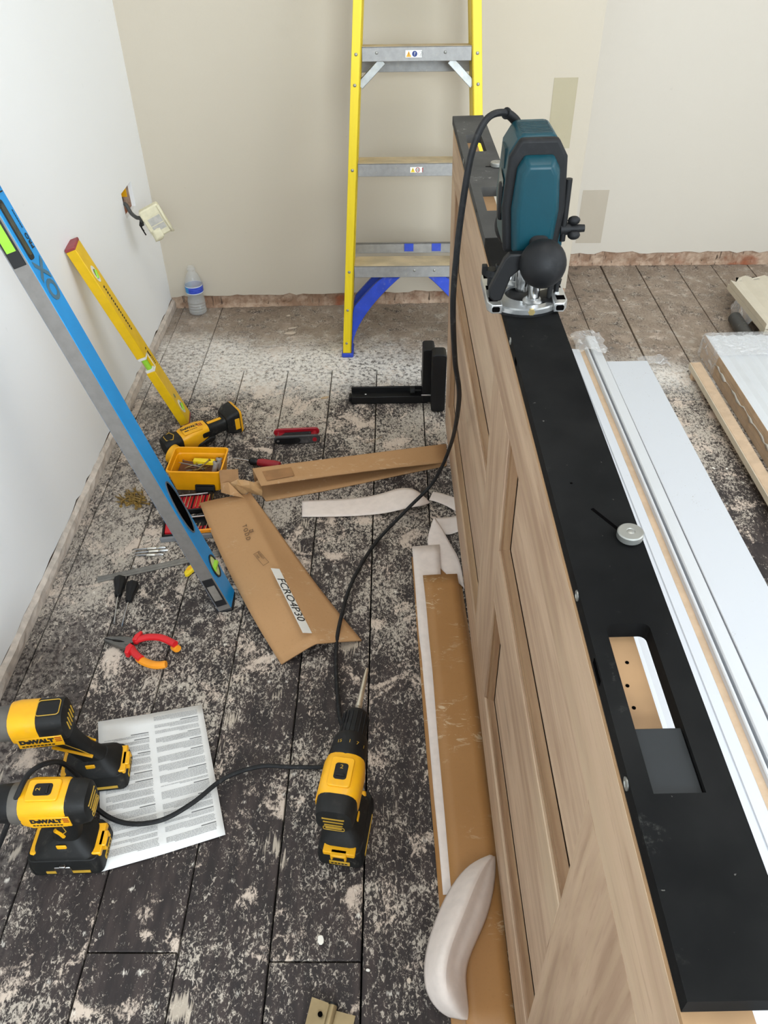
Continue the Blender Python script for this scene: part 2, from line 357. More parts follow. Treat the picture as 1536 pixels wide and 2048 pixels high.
for y0, y1 in ((YN, YL0), (YL1, YF)):
    dbox('muntin', y0, y1, MZ0, MZ1, M_oy)
    for z0, z1 in ((B0, MZ0), (MZ1, B1)):
        # raised and fielded panel, set back from the frame, with a bolection bead round it
        rings = []
        for ins, dep in ((0, .015), (.020, .0145), (.025, .0135)):
            rings.append([(dep, y0 + ins, z0 + ins), (dep, y1 - ins, z0 + ins), (dep, y1 - ins, z1 - ins), (dep, y0 + ins, z1 - ins)])
        rings.insert(0, [(DT - .012,) + p[1:] for p in rings[0]])
        MB().loft(rings).build('panel', M_op, door, smooth=False)
        prof = ((.0, .0125), (.0, .0035), (.005, .0030), (.0055, .0055), (.010, .0055), (.016, .008), (.0205, .0105), (.0225, .0125))
        for k, (a, b, ax) in enumerate((((y0, z0), (y1, z0), 0), ((y0, z1), (y1, z1), 0), ((y0, z0), (y0, z1), 1), ((y1, z0), (y1, z1), 1))):
            sg = 1 if k in (0, 2) else -1; r0, r1 = [], []
            for d, dep in prof:
                if ax == 0: r0.append((dep, y0 + d, a[1] + sg * d)); r1.append((dep, y1 - d, a[1] + sg * d))
                else: r0.append((dep, a[0] + sg * d, z0 + d)); r1.append((dep, a[0] + sg * d, z1 - d))
            MB().loft([r0, r1]).build('moulding', M_om if ax == 0 else M_omz, door, smooth=False)
MB().box((0, -DL, DW - .006), (DT, 0, DW)).build('edge_lipping', M_pine, door)
for py in (-1.43, -1.452, -1.472, -1.492):
    MB().cyl((.0285 if py > -1.44 else .0235, py, DW - .001), (.0285 if py > -1.44 else .0235, py, DW + .0003), .0016, n=8).build('pilot_hole', M_dark, door, smooth=False)
# ---------------------------------------------------------------- hinge jig clamped on the door edge
def jig_mat(name, col, dust, dcol):
    m, b, t, v = base(name, .7); b.inputs['Specular IOR Level'].default_value = .06; o = t.mix(t.noise(v, 22, 4), s2l(col), s2l(tuple(x + 12 for x in col)))
    k = t.math('MULTIPLY', t.ramp(t.noise(v, 42, 6, .75), .60, .70), t.ramp(t.noise(v, 11, 3), .46, .62)); o = t.mix(t.math('MULTIPLY', k, dust), o, s2l(dcol))
    haze = t.ramp(t.noise(v, 9, 4, .6), .3, .75); o = t.mix(t.math('MULTIPLY', haze, dust * .35), o, s2l((112, 110, 106)))
    fl_ = t.ramp(t.noise(v, 170, 2), .75, .80); o = t.mix(t.math('MULTIPLY', fl_, .35), o, s2l((150, 146, 138)))
    t.link(o, b.inputs['Base Color']); return m
M_jn = jig_mat('black_phenolic', (11, 11, 11), .12, (130, 128, 120)); M_jf = jig_mat('scuffed_phenolic', (62, 61, 59), .75, (170, 168, 162))
M_ins = P('slate_insert', (15, 20, 23), .6, var=.12, scale=40); M_steel = P('zinc_steel', (150, 149, 143), .42, .75, var=.1)
M_blk = P('black_plastic', (13, 13, 14), .5, var=.2, spec=.35)
jig = thing('hinge_jig', 'long black two piece hinge jig lying along the top edge of the oak door', 'jig', DO + DM @ Vector((0, 0, DW)), DM)
JT = .016
def plate(name, y0, y1, x1a, x1b, holes, mat, mirror=False):
    """plate with rounded rectangular through holes, built from strips round each hole"""
    mb = MB(); cur = y0; x0 = .0005
    xe = lambda y: x1a + (x1b - x1a) * (y - y0) / (y1 - y0)
    def quad(xa, xb, ya, yb): mb.add([(xa(ya), ya, 0), (xb(ya), ya, 0), (xb(yb), yb, 0), (xa(yb), yb, 0), (xa(ya), ya, JT), (xb(ya), ya, JT), (xb(yb), yb, JT), (xa(yb), yb, JT)],
               [(0, 3, 2, 1), (4, 5, 6, 7), (0, 1, 5, 4), (1, 2, 6, 5), (2, 3, 7, 6), (3, 0, 4, 7)])
    K = lambda c: (lambda y: c)
    for hx0, hx1, hy0, hy1 in holes:
        quad(K(x0), xe, cur, hy0); quad(K(x0), K(hx0), hy0, hy1); quad(K(hx1), xe, hy0, hy1); cur = hy1
        r = .006
        for cx, cy, sx, sy in ((hx0, hy1, 1, -1), (hx1, hy1, -1, -1)):
            poly = [(cx, cy)] + [(cx + sx * (r - r * math.sin(a)), cy + sy * (r - r * math.cos(a))) for a in [i * math.pi / 12 for i in range(7)]]
            mb.prism(poly, 0, JT)
    quad(K(x0), xe, cur, y1)
    return mb.build(name, mat, jig, smooth=False)
plate('near_plate', -1.672, -.6305, .0690, .0690, [(.0145, .049, -1.55, -1.404)], M_jn)
part_label(plate('far_plate', -.6295, .031, .0685, .066, [(.0155, .049, -.519, -.41), (.0150, .0475, -.213, -.105)], M_jf), 'greyer dust scuffed far section of the jig')
MB().box((.0146, -1.5495, .002), (.0482, -1.498, JT - .0035)).build('recess_plate', M_ins, jig, bevel=.0006, seg=1)
MB().box((.0, -.63, -.0), (.0036, .03, JT - .0005)).build('fence_edge', M_jf, jig, bevel=.0005, seg=1)
for x, y, sx, sy in ((.0575, -1.305, .033, -1.264), (.056, -.304, .036, -.302)):
    d = MB().lathe([(.0105, JT + .001), (.0115, JT + .002), (.0115, JT + .0075), (.0105, JT + .0085), (.004, JT + .0085), (.0035, JT + .0079), (.0028, JT + .0083), (.001, JT + .0086)], 32, Matrix.Translation((x, y, 0))).build('swivel_disc', M_steel, jig)
    MB().tube([(sx, sy, JT - .0004), (x, y, JT - .0004)], .0021, 10, flat=.4).build('slot', M_dark, jig)
MB().cyl((.021, -1.226, JT - .002), (.021, -1.226, JT + .0002), .0013, n=12).build('drilled_hole', M_dark, jig)
for y in (-1.539, -1.367, -.937, -.25):
    MB().lathe([(.0048, 0), (.0048, .0008), (.0030, .0012), (.0026, .0004), (.0005, .0004)], 20, frame((0, 1, 0), (0, 0, 1), (.0004, y, .010)) @ Matrix.Rotation(math.pi, 4, 'X')).build('screw', M_steel, jig)
for y in (-1.45, -1.44, -.985, -.50, -.20, -.07):
    MB().box((.0, y - .006, .006), (.0007, y + .006, .012)).build('pin_slot', M_dark, jig, smooth=False)
# ---------------------------------------------------------------- router standing on the jig
M_teal = P('teal_plastic', (0, 54, 64), .4, var=.06, dust=.05, spec=.3); M_rub = P('black_rubber', (14, 14, 15), .6, var=.15, spec=.3, dust=.10, dustcol=(120, 120, 118))
M_alu = P('cast_aluminium', (190, 190, 188), .33, .85, var=.08, bump=.1); M_chrome = P('chrome_steel', (190, 190, 190), .18, 1.)
RL = Vector((.0285, -.832, JT)); rm = DM
router = thing('router', 'teal and black plunge router standing on the black jig', 'router', DO + DM @ (Vector((0, 0, DW)) + RL), DM)
def ring_poly(r, cut, n=40):
    out = []
    for k in range(n):
        a = 2 * math.pi * k / n; x, y = r * math.cos(a), r * math.sin(a); out.append((max(-cut, min(cut, x)), y))
    return out
rb = MB(); outer = ring_poly(.056, .0485); inner = [(x * .42 + .0, y * .42) for x, y in ring_poly(.056, .056)]
rb.loft([[(x * 1.0, y, z) for x, y in outer] for z in (.003, .009)] + [[(x * .97, y * .97, .0105) for x, y in outer], [(x * .80, y * .80, .0105) for x, y in outer], [(x * .77, y * .77, .0065) for x, y in outer], [(x, y, .0065) for x, y in inner], [(x, y, .003) for x, y in inner]], cap=False)
rb.loft([[(x, y, .003) for x, y in inner], [(x, y, .003) for x, y in outer]], cap=False)
rbase = rb.build('base_plate', M_alu, router)
MB().prism(ring_poly(.0565, .049), 0, .0032).build('sole', M_blk, rbase)
for sx in (-1, 1):                                       # guide blocks with their square sockets
    mb = MB(); mb.prism([(sx * .033, -.05), (sx * .046, -.05), (sx * .0515, -.040), (sx * .0515, .040), (sx * .046, .05), (sx * .033, .05)], .003, .0155)
    g_ = mb.build('guide_block', M_alu, router, bevel=.0012, seg=2)
    for y in (-.034, .0, .034): MB().box((sx * .0435 - .0055, y - .006, .0148), (sx * .0435 + .0055, y + .006, .0157)).build('socket', M_dark, g_, smooth=False)
    MB().prism(rrect(.010, .007, .002, 3, sx * .0410, .0092), -.0508, -.0495, ax=1).build('rod_hole', M_dark, g_)
    MB().cyl((sx * .0405, -.022, .0155), (sx * .0405, -.022, .0185), .004, .003, n=6).build('lock_bolt', M_chrome, g_)
MB().cyl((.004, -.0568, .007), (.004, -.053, .007), .0045, n=6).build('brass_screw', P('brass', (200, 176, 118), .35, .8), router)
for x, y in ((-.006, .030), (.010, -.026)):
    c_ = MB().cyl((x, y, .006), (x, y, .105), .0078, n=20).build('plunge_column', M_chrome, router)
    MB().lathe([(.0135, 0), (.0135, .003), (.010, .006), (.0085, .0065)], 24, Matrix.Translation((x, y, .006))).build('column_collar', M_alu, c_)
for x, y, h in ((.030, -.028, .026), (.040, -.020, .020), (.036, -.008, .030)):
    MB().cyl((x, y, .008), (x, y, .008 + h), .0034, n=12).cyl((x, y, .008 + h), (x, y, .014 + h), .005, .0058, n=12).build('stop_screw', M_blk, router)
MB().lathe([(.0185, .006), (.0185, .0095), (.012, .011), (.004, .0115)], 28, Matrix.Translation((.033, -.020, .002))).build('stop_turret', M_blk, router)
MB().cyl((0, 0, .012), (0, 0, .06), .010, .013).build('collet', M_chrome, router)
# motor body: tall shell, narrower at the top, black band framing the front
def slab(w0, w1, w2, y0, y1, z0, z1, z2, top_in=.012):
    """outline in x,z (front view) extruded along y"""
    return [(-w0, z0), (w0, z0), (w1, z1), (w2, z2 - .020), (w2 - top_in, z2), (-(w2 - top_in), z2), (-w2, z2 - .020), (-w1, z1)]
so = slab(.032, .0365, .0325, 0, 0, .072, .125, .208)
MB().prism(so, -.014, .056, ax=1).build('motor_housing', M_teal, router, bevel=.006, seg=3)
ob = slab(.0335, .0380, .0340, 0, 0, .074, .128, .207)
MB().prism(ob, -.026, -.013, ax=1).build('housing_band', M_rub, router, bevel=.004, seg=3)
fp = [(-.024, .076), (.024, .076), (.0285, .130), (.0245, .178), (.017, .191), (-.017, .191), (-.0245, .178), (-.0285, .130)]
MB().loft([[(x, -.025, z) for x, z in fp], [(x * .97, -.036, .13 + (z - .13) * .96) for x, z in fp], [(x * .78, -.045, .13 + (z - .13) * .86) for x, z in fp]]).build('front_cover', M_teal, router, bevel=.003, seg=3)
for i in range(8):
    y = .040 - i * .0062
    MB().box((-.018, y - .0011, .2068), (.018, y + .0011, .2086)).build('vent_slat', P('dark_teal', (4, 44, 50), .5), router, smooth=False)
MB().box((-.0352, .008, .165), (-.0325, .034, .188)).build('side_vent', P('dark_teal', (4, 44, 50), .5), router, smooth=False)
MB().prism([(-.002, .115), (-.002, .155), (.030, .160), (.030, .112)], -.0368, -.0360, ax=0).build('rating_plate', P('dull_silver', (120, 118, 108), .6), router, smooth=False)
# two ball handles, joined by a yoke to the body
for sx, y, hx in ((1, -.064, .010), (-1, .060, -.006)):
    hd = MB().loft([[(hx * .4 + x * .5, y * .50, .103 + z * .55) for x, z in rrect(.036, .05, .010, 4)], [(hx * .6 + x * .7, y * .66, .094 + z * .6) for x, z in rrect(.034, .036, .012, 4)], [(hx * .8 + x * .8, y * .9, .082 + z * .7) for x, z in rrect(.03, .03, .013, 4)]]).build('handle_yoke', M_rub, router)
    MB().sphere((hx, y, .075), (.0285, .0275, .0295), 28).build('ball_handle', M_rub, hd)
# locking lever, depth knobs, depth rod
MB().prism([(-.052, .030), (-.046, .0235), (-.036, .025), (-.026, .056), (-.010, .070), (-.010, .085), (-.030, .085), (-.036, .078), (-.0525, .040)], -.058, -.046, ax=1).build('locking_lever', M_blk, router, bevel=.002, seg=2)
MB().cyl((.0395, -.020, .085), (.0395, -.020, .160), .0042, n=12).build('depth_rod', M_blk, router)
MB().prism([(.030, .078), (.0395, .078), (.0395, .100), (.030, .100)], -.022, -.004, ax=1).build('rod_bracket', M_teal, router, bevel=.001, seg=1)
kb = MB().cyl((.036, -.018, .099), (.048, -.018, .099), .0075, n=16)
for a in (90, 210, 330): kb.sphere((.052, -.018 + .010 * math.cos(R(a)), .099 + .010 * math.sin(R(a))), (.008, .0055, .0055), 12)
kb.cyl((.048, -.018, .099), (.066, -.018, .099), .0055, .0045, n=12)
kb.build('clamp_knob', M_rub, router)
kb = MB().cyl((-.042, .008, .0155), (-.042, .008, .029), .0048, n=12).cyl((-.042, .008, .029), (-.042, .008, .038), .0095, .0085, n=16)
for a in (-1, 1): kb.box((-.042 + a * .009 - .0035, .004, .031), (-.042 + a * .009 + .0035, .012, .044))
kb.build('wing_knob', M_blk, router, bevel=.001)
MB().box((-.040, -.002, .105), (-.031, .012, .150)).build('switch', M_blk, router, bevel=.003)
# cable: relief sleeve then a long flex dropping over the door and across the floor to the left
RM = (Matrix.Translation(router.location) @ DM.to_4x4())
RI = RM.inverted()
def cable_pts(ctrl, n=9):
    P_ = [Vector(p) for p in ctrl]; out = []
    for i in range(len(P_) - 1):
        a, b, c, d = P_[max(i - 1, 0)], P_[i], P_[i + 1], P_[min(i + 2, len(P_) - 1)]
        for k in range(n):
            t = k / n; out.append(.5 * ((2 * b) + (c - a) * t + (2 * a - 5 * b + 4 * c - d) * t * t + (3 * b - a - 3 * c + d) * t ** 3))
    return out + [P_[-1]]
top = RM @ Vector((.006, .046, .200))
ctrl = [top, pl(1048, 272, 1, 1.06), pl(1030, 240, 1, 1.06), pl(1005, 225, 1, 1.05), pl(972, 240, 1, 1.03), pl(945, 300, 1, 1.02), pl(928, 390, 1, 1.02), pl(914, 500, 1, 1.03), pl(906, 610, 1, 1.05), pl(910, 720, 1, 1.10),
        pl(918, 800, 1, 1.18), fl(902, 888, .24), fl(868, 962, .10), fl(815, 1018, .045), fl(752, 1085, .010), fl(706, 1160, .013), fl(681, 1240, .020), fl(672, 1310, .016), fl(678, 1420, .008), fl(690, 1475, .008), fl(692, 1515, .008),
        fl(650, 1533, .010), fl(580, 1534, .014), fl(520, 1533, .018), fl(450, 1556, .020), fl(385, 1606, .018), fl(320, 1641, .014), fl(250, 1646, .012), fl(195, 1618, .02), fl(172, 1570, .06), fl(128, 1528, .13), fl(92, 1527, .185), fl(58, 1548, .200), fl(35, 1590, .195), fl(18, 1640, .14), fl(-6, 1700, .07), fl(-40, 1760, .02)]
M_flex = P('black_rubber_flex', (24, 24, 25), .6, var=.25, scale=60, dust=.35, spec=.3, dustcol=(120, 116, 110))
cp = cable_pts(ctrl)
MB().tube([RI @ p for p in cp], .0042, 10).build('power_cable', M_flex, router)
MB().tube([RI @ p for p in cp[:25]], [.0078 - .0001 * i for i in range(25)], 12).tube([RI @ cp[24], RI @ cp[25]], .0068, 12).build('cable_sleeve', M_rub, router)
# ---------------------------------------------------------------- step ladder, folded and leaning on the back wall
def ladder_mat():
    m, b, t, v = base('yellow_fibreglass', .45); o = t.mix(t.noise(t.mapping(v, (60, 60, 4)), 2, 3), s2l((214, 186, 6)), s2l((236, 208, 18)))
    o = t.mix(t.math('MULTIPLY', t.ramp(t.noise(v, 60, 4), .66, .74), .25), o, s2l((170, 150, 90))); t.link(o, b.inputs['Base Color']); return m
M_lad = ladder_mat(); M_tread = P('dusty_aluminium', (146, 144, 141), .55, .35, var=.08, scale=60, dust=.45, dustcol=(196, 182, 158))
def tread_top():
    m, b, t, v = base('dust_covered_tread', .8); wv = t.new('ShaderNodeTexWave', bands_direction='Y'); t.link(v, wv.inputs['Vector']); wv.inputs['Scale'].default_value = 45
    o = t.mix(t.ramp(t.noise(v, 14, 4), .3, .7), s2l((176, 160, 132)), s2l((206, 186, 150))); o = t.mix(t.math('MULTIPLY', wv.outputs['Fac'], .18), o, s2l((146, 138, 126))); t.link(o, b.inputs['Base Color']); return m
M_ttop = tread_top(); M_blue = P('blue_plastic', (36, 66, 178), .45, var=.1, dust=.4, dustcol=(176, 168, 160)); M_galv = P('galvanised_steel', (150, 150, 146), .4, .7, var=.1, scale=60, dust=.3, dustcol=(205, 185, 90))
LEAN = math.atan(.13)
lad = thing('step_ladder', 'yellow fibreglass step ladder with grey treads and blue feet against the back wall', 'ladder', (.066, 2.262, .002), (-LEAN, 0, 0))
HX = lambda z: .2265 - .0655 * z                          # half width outside, taper
TOP = 1.72
def rail(sx, y0, dep, z0, z1, inset, name):
    mb = MB(); wf, tk = .0265, .005
    for xa, xb, ya, yb in ((0, wf, 0, tk), (wf - tk, wf, 0, dep), (0, wf, dep - tk, dep)):  # channel section, open outwards
        lo = [(sx * (HX(z0) - inset - x), y0 + y, z0) for x, y in ((xa, ya), (xb, ya), (xb, yb), (xa, yb))]
        hi = [(sx * (HX(z1) - inset - x), y0 + y, z1) for x, y in ((xa, ya), (xb, ya), (xb, yb), (xa, yb))]
        mb.loft([lo, hi])
    return mb.build(name, M_lad, lad, bevel=.001, seg=1, smooth=False)
rl = {}
for sx in (-1, 1): rl[sx] = rail(sx, 0, .085, .012, TOP, 0, 'side_rail')
for sx in (-1, 1): rail(sx, .112, .026, .012, TOP - .15, -.004 if sx < 0 else -.002, 'rear_rail')
zt = [.287, .573, .857, 1.141, 1.425]
for i, z in enumerate(zt):
    h = HX(z) - .0265
    t_ = MB().box((-h, .001, z - .034), (h, .004, z)).box((-h, .001, z - .003), (h, .106, z)).box((-h, .103, z - .022), (h, .106, z)).build('tread', M_tread, lad, bevel=.0008, seg=1, smooth=False)
    MB().box((-h + .0005, .0015, z), (h - .0005, .1055, z + .0006)).build('tread_dust', M_ttop, t_, smooth=False)
    for sx in (-1, 1):
        MB().sphere((sx * (HX(z) - .011), -.0005, z - .017), (.0045, .0025, .0045), 12).build('rivet', M_steel, rl[sx])
    if i in (0, 2):
        for x in ((.0, .06) if i == 0 else (-.105, .075)): MB().sphere((x - (.0 if i else .0), .0005, z - .014), (.004, .002, .004), 12).build('rivet', M_steel, t_)
for sx in (-1, 1):
    MB().sphere((sx * (HX(.775) - .011), -.0005, .768), (.0045, .0025, .0045), 12).build('rivet', M_steel, rl[sx])
    for z in (.152, .045): MB().sphere((sx * (HX(z) - .011), -.0005, z), (.004, .0025, .004), 12).build('rivet', M_steel, rl[sx])
    # galvanised diagonal brace under the third tread
    a = Vector((sx * (HX(.77) - .024), .012, .765)); b = Vector((sx * (HX(.84) - .082), .012, .824)); d = (b - a).normalized()
    Mx = frame(d, (0, 1, 0), a); L = (b - a).length
    MB().box((0, 0, -.010), (L, .003, .010), Mx).box((0, 0, .008), (L, .030, .010), Mx).box((0, 0, -.010), (L, .022, -.008), Mx).build('brace', M_galv, lad, bevel=.0006, seg=1, smooth=False)
    # moulded blue knee brace running down into the foot
    def knee(y0, y1, k, name, s=1.):
        out, inn = [], []
        for i in range(13):
            t = i / 12; z = .262 * s * (1 - t) + .02 * t
            xo = .084 + (.1985 - .084 + .0) * min(1, t * 2.1) ** .9; xo = min(xo, HX(z) - .0265)
            xi = .030 + (.196 - .030) * (1 - (1 - t) ** 1.75); xi = min(xi, HX(z) - .030)
            out.append((sx * xo, z)); inn.append((sx * xi, z))
        return MB().prism(out + inn[::-1], y0, y1, ax=1).build(name, M_blue, lad, bevel=.0015, seg=1, smooth=False)
    knee(.006, .026, 0, 'knee_brace'); knee(.113, .130, 0, 'rear_knee_brace')
    MB().box((sx * (HX(0) - .034), -.003, -.002), (sx * (HX(0) + .003), .090, .012)).build('foot', M_blue, lad, bevel=.003)
    MB().box((sx * (HX(0) - .034), .108, -.002), (sx * (HX(0) + .003), .142, .012)).build('foot', M_blue, lad, bevel=.003)
for z in (.325, .82, 1.3):
    h = HX(z) - .02
    hb = MB().box((-h, .113, z - .030), (h, .118, z)).box((-h, .113, z - .004), (h, .128, z)).build('rear_bar', M_tread, lad, bevel=.0008, seg=1, smooth=False)
    if z < .4:
        for x in (-.015, .07): MB().box((x - .014, .110, z - .024), (x + .014, .1135, z - .001)).build('bar_clip', M_blue, hb, smooth=False)
M_wht = P('white_label', (232, 230, 224), .5, var=.04); M_org = P('warning_orange', (236, 160, 20), .5); M_ink = P('black_ink', (26, 26, 26), .6); M_inkb = P('navy_ink', (30, 50, 110), .6); M_inkr = P('red_ink', (170, 30, 34), .6)
M_yel = P('warning_yellow', (238, 204, 30), .5)
for z, x, kind in ((.840, -.008, 0), (.556, .002, 1)):
    w_, h_ = (.043, .0165) if kind == 0 else (.034, .0145)
    lb = MB().box((x - w_ / 2, .0002, z - h_ / 2), (x + w_ / 2, .001, z + h_ / 2)).build('warning_label', M_wht, lad, smooth=False)
    tx = x - w_ / 2 + h_ * .52; k = h_ * .42
    MB().prism([(tx - k, z - k), (tx + k, z - k), (tx, z + k)], -.0002, .0002, ax=1).build('warning_triangle', M_org if kind == 0 else M_yel, lb, smooth=False)
    MB().box((tx - .0006, -.0005, z - k * .35), (tx + .0006, -.0001, z + k * .5)).box((tx - .0006, -.0005, z - k * .75), (tx + .0006, -.0001, z - k * .5)).build('exclamation_mark', M_ink, lb, smooth=False)
    cy_ = frame((1, 0, 0), (0, 0, 1), (0, 0, 0))
    cx = tx + h_ * .95
    if kind == 0:
        MB().lathe([(k, .0), (k, .0004)], 24, frame((1, 0, 0), (0, 0, 1), (cx, .0002, z)) ).build('manual_symbol', M_inkb, lb, smooth=False)
        text('symbol_figure', '?', h_ * .7, M_wht, lb, (cx, -.0006, z), (1, 0, 0), (0, 0, 1), .0001)
        MB().tube([(cx + h_ * .95 + k * .8 * math.cos(a), -.0001, z + k * .8 * math.sin(a)) for a in [i * math.pi / 10 for i in range(21)]], .0004, 6).build('disc_outline', P('grey_ink', (120, 120, 120), .6), lb)
        text('symbol_figure', 'i', h_ * .8, M_ink, lb, (cx + h_ * .95, -.0003, z), (1, 0, 0), (0, 0, 1), .0001, shear=.3)
    else:
        MB().tube([(cx + k * .95 * math.cos(a), -.0001, z + k * .95 * math.sin(a)) for a in [i * math.pi / 10 for i in range(21)]], .0008, 6).build('prohibition_ring', M_inkr, lb)
        for dx in (-.0022, .0022): MB().box((cx + dx - .0009, -.0004, z - k * .6), (cx + dx + .0009, 0, z + k * .35)).sphere((cx + dx, -.0002, z + k * .55), .0009, 8).build('figure_symbol', M_ink, lb, smooth=False)
        MB().box((cx + .0125, -.0003, z - k), (cx + .0145, .0002, z + k * .5)).prism([(cx + .0112, z + k * .4), (cx + .0158, z + k * .4), (cx + .0135, z + k)], -.0003, .0002, ax=1).build('arrow_symbol', M_inkr, lb, smooth=False)
# ---------------------------------------------------------------- spirit levels
def level_frame(F, T):
    """local z up the level, local x out of the broad face, local y across it (away from the camera)"""
    z = (T - F).normalized(); y = (Vector((0, 1, 0)) - z * z.y).normalized(); x = y.cross(z)
    return Matrix((x, y, z)).transposed()
M_lblue = P('cyan_blue_paint', (0, 138, 206), .38, var=.06, scale=8, dust=.18); M_mill = P('milled_aluminium', (138, 134, 130), .42, .55, var=.06, scale=60, dust=.1)
M_lime = P('lime_spirit_vial', (150, 205, 60), .12, var=.05); M_vial = P('clear_vial', (196, 214, 150), .1); M_sil = P('silver_print', (74, 108, 126), .5, .1)
M_grom = P('black_grommet', (22, 22, 24), .5)
Fb = fl(467, 1222); bl_dir = None
for s in [1.0 + .01 * i for i in range(140)]:
    qx, qy = 467 + (49 - 467) * s, 1222 + (512 - 1222) * s; Tb = pl(qx, qy, 0, XL + .045)
    if (Tb - Fb).length >= 1.2: break
LB = 1.2; Mb = level_frame(Fb, Tb) @ Matrix.Rotation(R(5), 3, 'Z')
bl = thing('spirit_level', 'long blue spirit level with a bare grey edge leaning on the left wall', 'level', Fb, Mb)
TH, WD = .031, .058                                      # local x from -TH to 0, local y from 0 to WD
body = MB()
body.box((-TH, 0, .010), (0, WD, LB - .010))
bd = body.build('body', M_lblue, bl, bevel=.0015, seg=2)
part_label(MB().box((-TH + .001, -.0006, .010), (-.001, .001, LB - .010)).build('measuring_edge', M_mill, bl, bevel=.0004, seg=1), 'bare grey milled edge')
for z in (0, LB - .010): MB().box((-TH - .0006, -.0006, z), (.0006, WD + .0006, z + .010)).build('end_cap', M_grom, bl, bevel=.003)
def oval(cy, cz, a, b, n=28): return [(cy + a * math.cos(2 * math.pi * k / n), cz + b * math.sin(2 * math.pi * k / n)) for k in range(n)]
def oval_ring(cy, cz, a, b, t, name, mat, par, x0=-.002, x1=.002):
    o_, i_ = oval(cy, cz, a, b), oval(cy, cz, a - t, b - t)
    MB().loft([[(x0,) + p for p in o_], [(x1,) + p for p in o_], [(x1,) + p for p in i_], [(x0,) + p for p in i_]], cap=False).build(name, mat, par)
# hand hole near the foot
hh = MB().prism(oval(.030, .262, .020, .062), -.0005, .0006, ax=0).build('hand_hole', M_dark, bl, smooth=False)
oval_ring(.030, .262, .022, .064, .003, 'hole_grip', P('grey_grip', (84, 90, 96), .5), hh)
# plumb vial near the foot, plumb vial higher up, edge window
for z in (.104,):
    v_ = MB().prism(oval(.032, z, .018, .027), -.0005, .0008, ax=0).build('plumb_vial', M_vial, bl, smooth=False)
    oval_ring(.032, z, .019, .028, .004, 'vial_bezel', M_grom, v_)
    MB().cyl((.001, .018, z), (.001, .046, z), .006, n=12).build('vial_tube', M_lime, v_)
for z, h in ((.060, .075), (.848, .115)):
    w_ = MB().box((-TH + .003, -.0016, z - h / 2), (-.004, .0, z + h / 2)).build('edge_window', M_grom, bl, bevel=.001, seg=1)
    part = MB().box((-TH + .0065, -.0022, z - h * .28), (-.0075, -.001, z + h * (.25 if z < .1 else .42))).build('window_pane', P('vial_housing', (126, 120, 112), .2) if z < .1 else M_lime, w_, smooth=False)
    if z > .1:
        for dz in (-.006, .006): MB().box((-TH + .006, -.0026, z + .025 + dz - .0006), (-.007, -.002, z + .025 + dz + .0006)).build('vial_line', M_ink, w_, smooth=False)
MB().prism(rrect(.020, .10, .006, 4, .021, .842), -.0005, .0012, ax=0).build('window_bezel', M_grom, bl, smooth=False)
MB().prism(rrect(.012, .085, .004, 4, .021, .842), .0005, .0018, ax=0).build('side_vial', P('dark_glass', (60, 66, 60), .1), bl, smooth=False)
# lettering reads along the level, downwards (local -z), letters upright across it
zz = Vector((0, 0, -1)); yy = Vector((0, -1, 0))
text('maker_logo', 'OX', .052, M_sil, bl, (.0006, .033, .752), (0, 0, 1), (0, -1, 0), .0003, bold=.0018, sx=.9)
text('model_lettering', 'PRO  -------', .014, M_ink, bl, (.0006, .047, .838), (0, 0, 1), (0, -1, 0), .0003, bold=.0003)
text('length_lettering', '10', .016, M_ink, bl, (.0006, .047, .905), (0, 0, 1), (0, -1, 0), .0003, bold=.0003)
# yellow level
M_lyel = P('yellow_paint', (228, 184, 10), .42, var=.05, scale=30, dust=.15)
Fy = fl(379.6, 849.6); Ty = pl(148, 495, 0, XL + .026); LY = (Ty - Fy).length; My = level_frame(Fy, Ty) @ Matrix.Rotation(R(6), 3, 'Z')
yl = thing('spirit_level', 'short yellow spirit level with a red end cap leaning on the left wall', 'level', Fy, My)
T2, W2 = .025, .056
zc = LY * .385; hv = .024
MB().box((-T2, 0, .003), (0, W2, zc - hv)).box((-T2, 0, zc + hv), (0, W2, LY - .006)).box((-T2, .017, zc - hv), (0, W2, zc + hv)).build('body', M_lyel, yl, bevel=.001, seg=1)
M_rcap = P('dull_red_plastic', (150, 62, 66), .5, var=.15, dust=.3)
for z in (0, LY - .006): part_label(MB().box((-T2 - .0004, -.0004, z), (.0004, W2 + .0004, z + .007)).build('end_cap', M_rcap, yl, bevel=.001, seg=1), 'dull red end cap')
cv_ = MB().box((-T2 + .001, .001, zc - hv), (-.001, .019, zc - hv + .008)).box((-T2 + .001, .001, zc + hv - .008), (-.001, .019, zc + hv)).box((-.001, .0, zc - hv), (.0012, .024, zc - hv + .004)).box((-.001, .0, zc + hv - .004), (.0012, .024, zc + hv)).box((-.001, .020, zc - hv), (.0012, .024, zc + hv)).build('vial_holder', P('white_plastic', (224, 222, 214), .45), yl, bevel=.0006, seg=1)
MB().cyl((-T2 / 2, .010, zc - hv + .006), (-T2 / 2, .010, zc + hv - .006), .0078, n=16).build('centre_vial', M_lime, cv_)
for z in (.052, LY - .085):
    v_ = MB().prism(oval(.024, z, .012, .022), -.0004, .0012, ax=0).build('plumb_vial', P('white_plastic', (224, 222, 214), .45), yl, smooth=False)
    MB().prism(oval(.024, z, .008, .013), .0, .0016, ax=0).build('vial_glass', P('olive_glass', (120, 120, 70), .15), v_, smooth=False)
    MB().cyl((.001, .018, z - .010), (.001, .030, z + .006), .0045, n=10).build('vial_tube', M_lime, v_)
v_ = MB().prism(oval(.022, .092, .005, .007), -.0002, .0008, ax=0).build('hanging_hole', P('olive_glass', (120, 120, 70), .15), yl, smooth=False)
mb = MB(); q = random.Random(3)
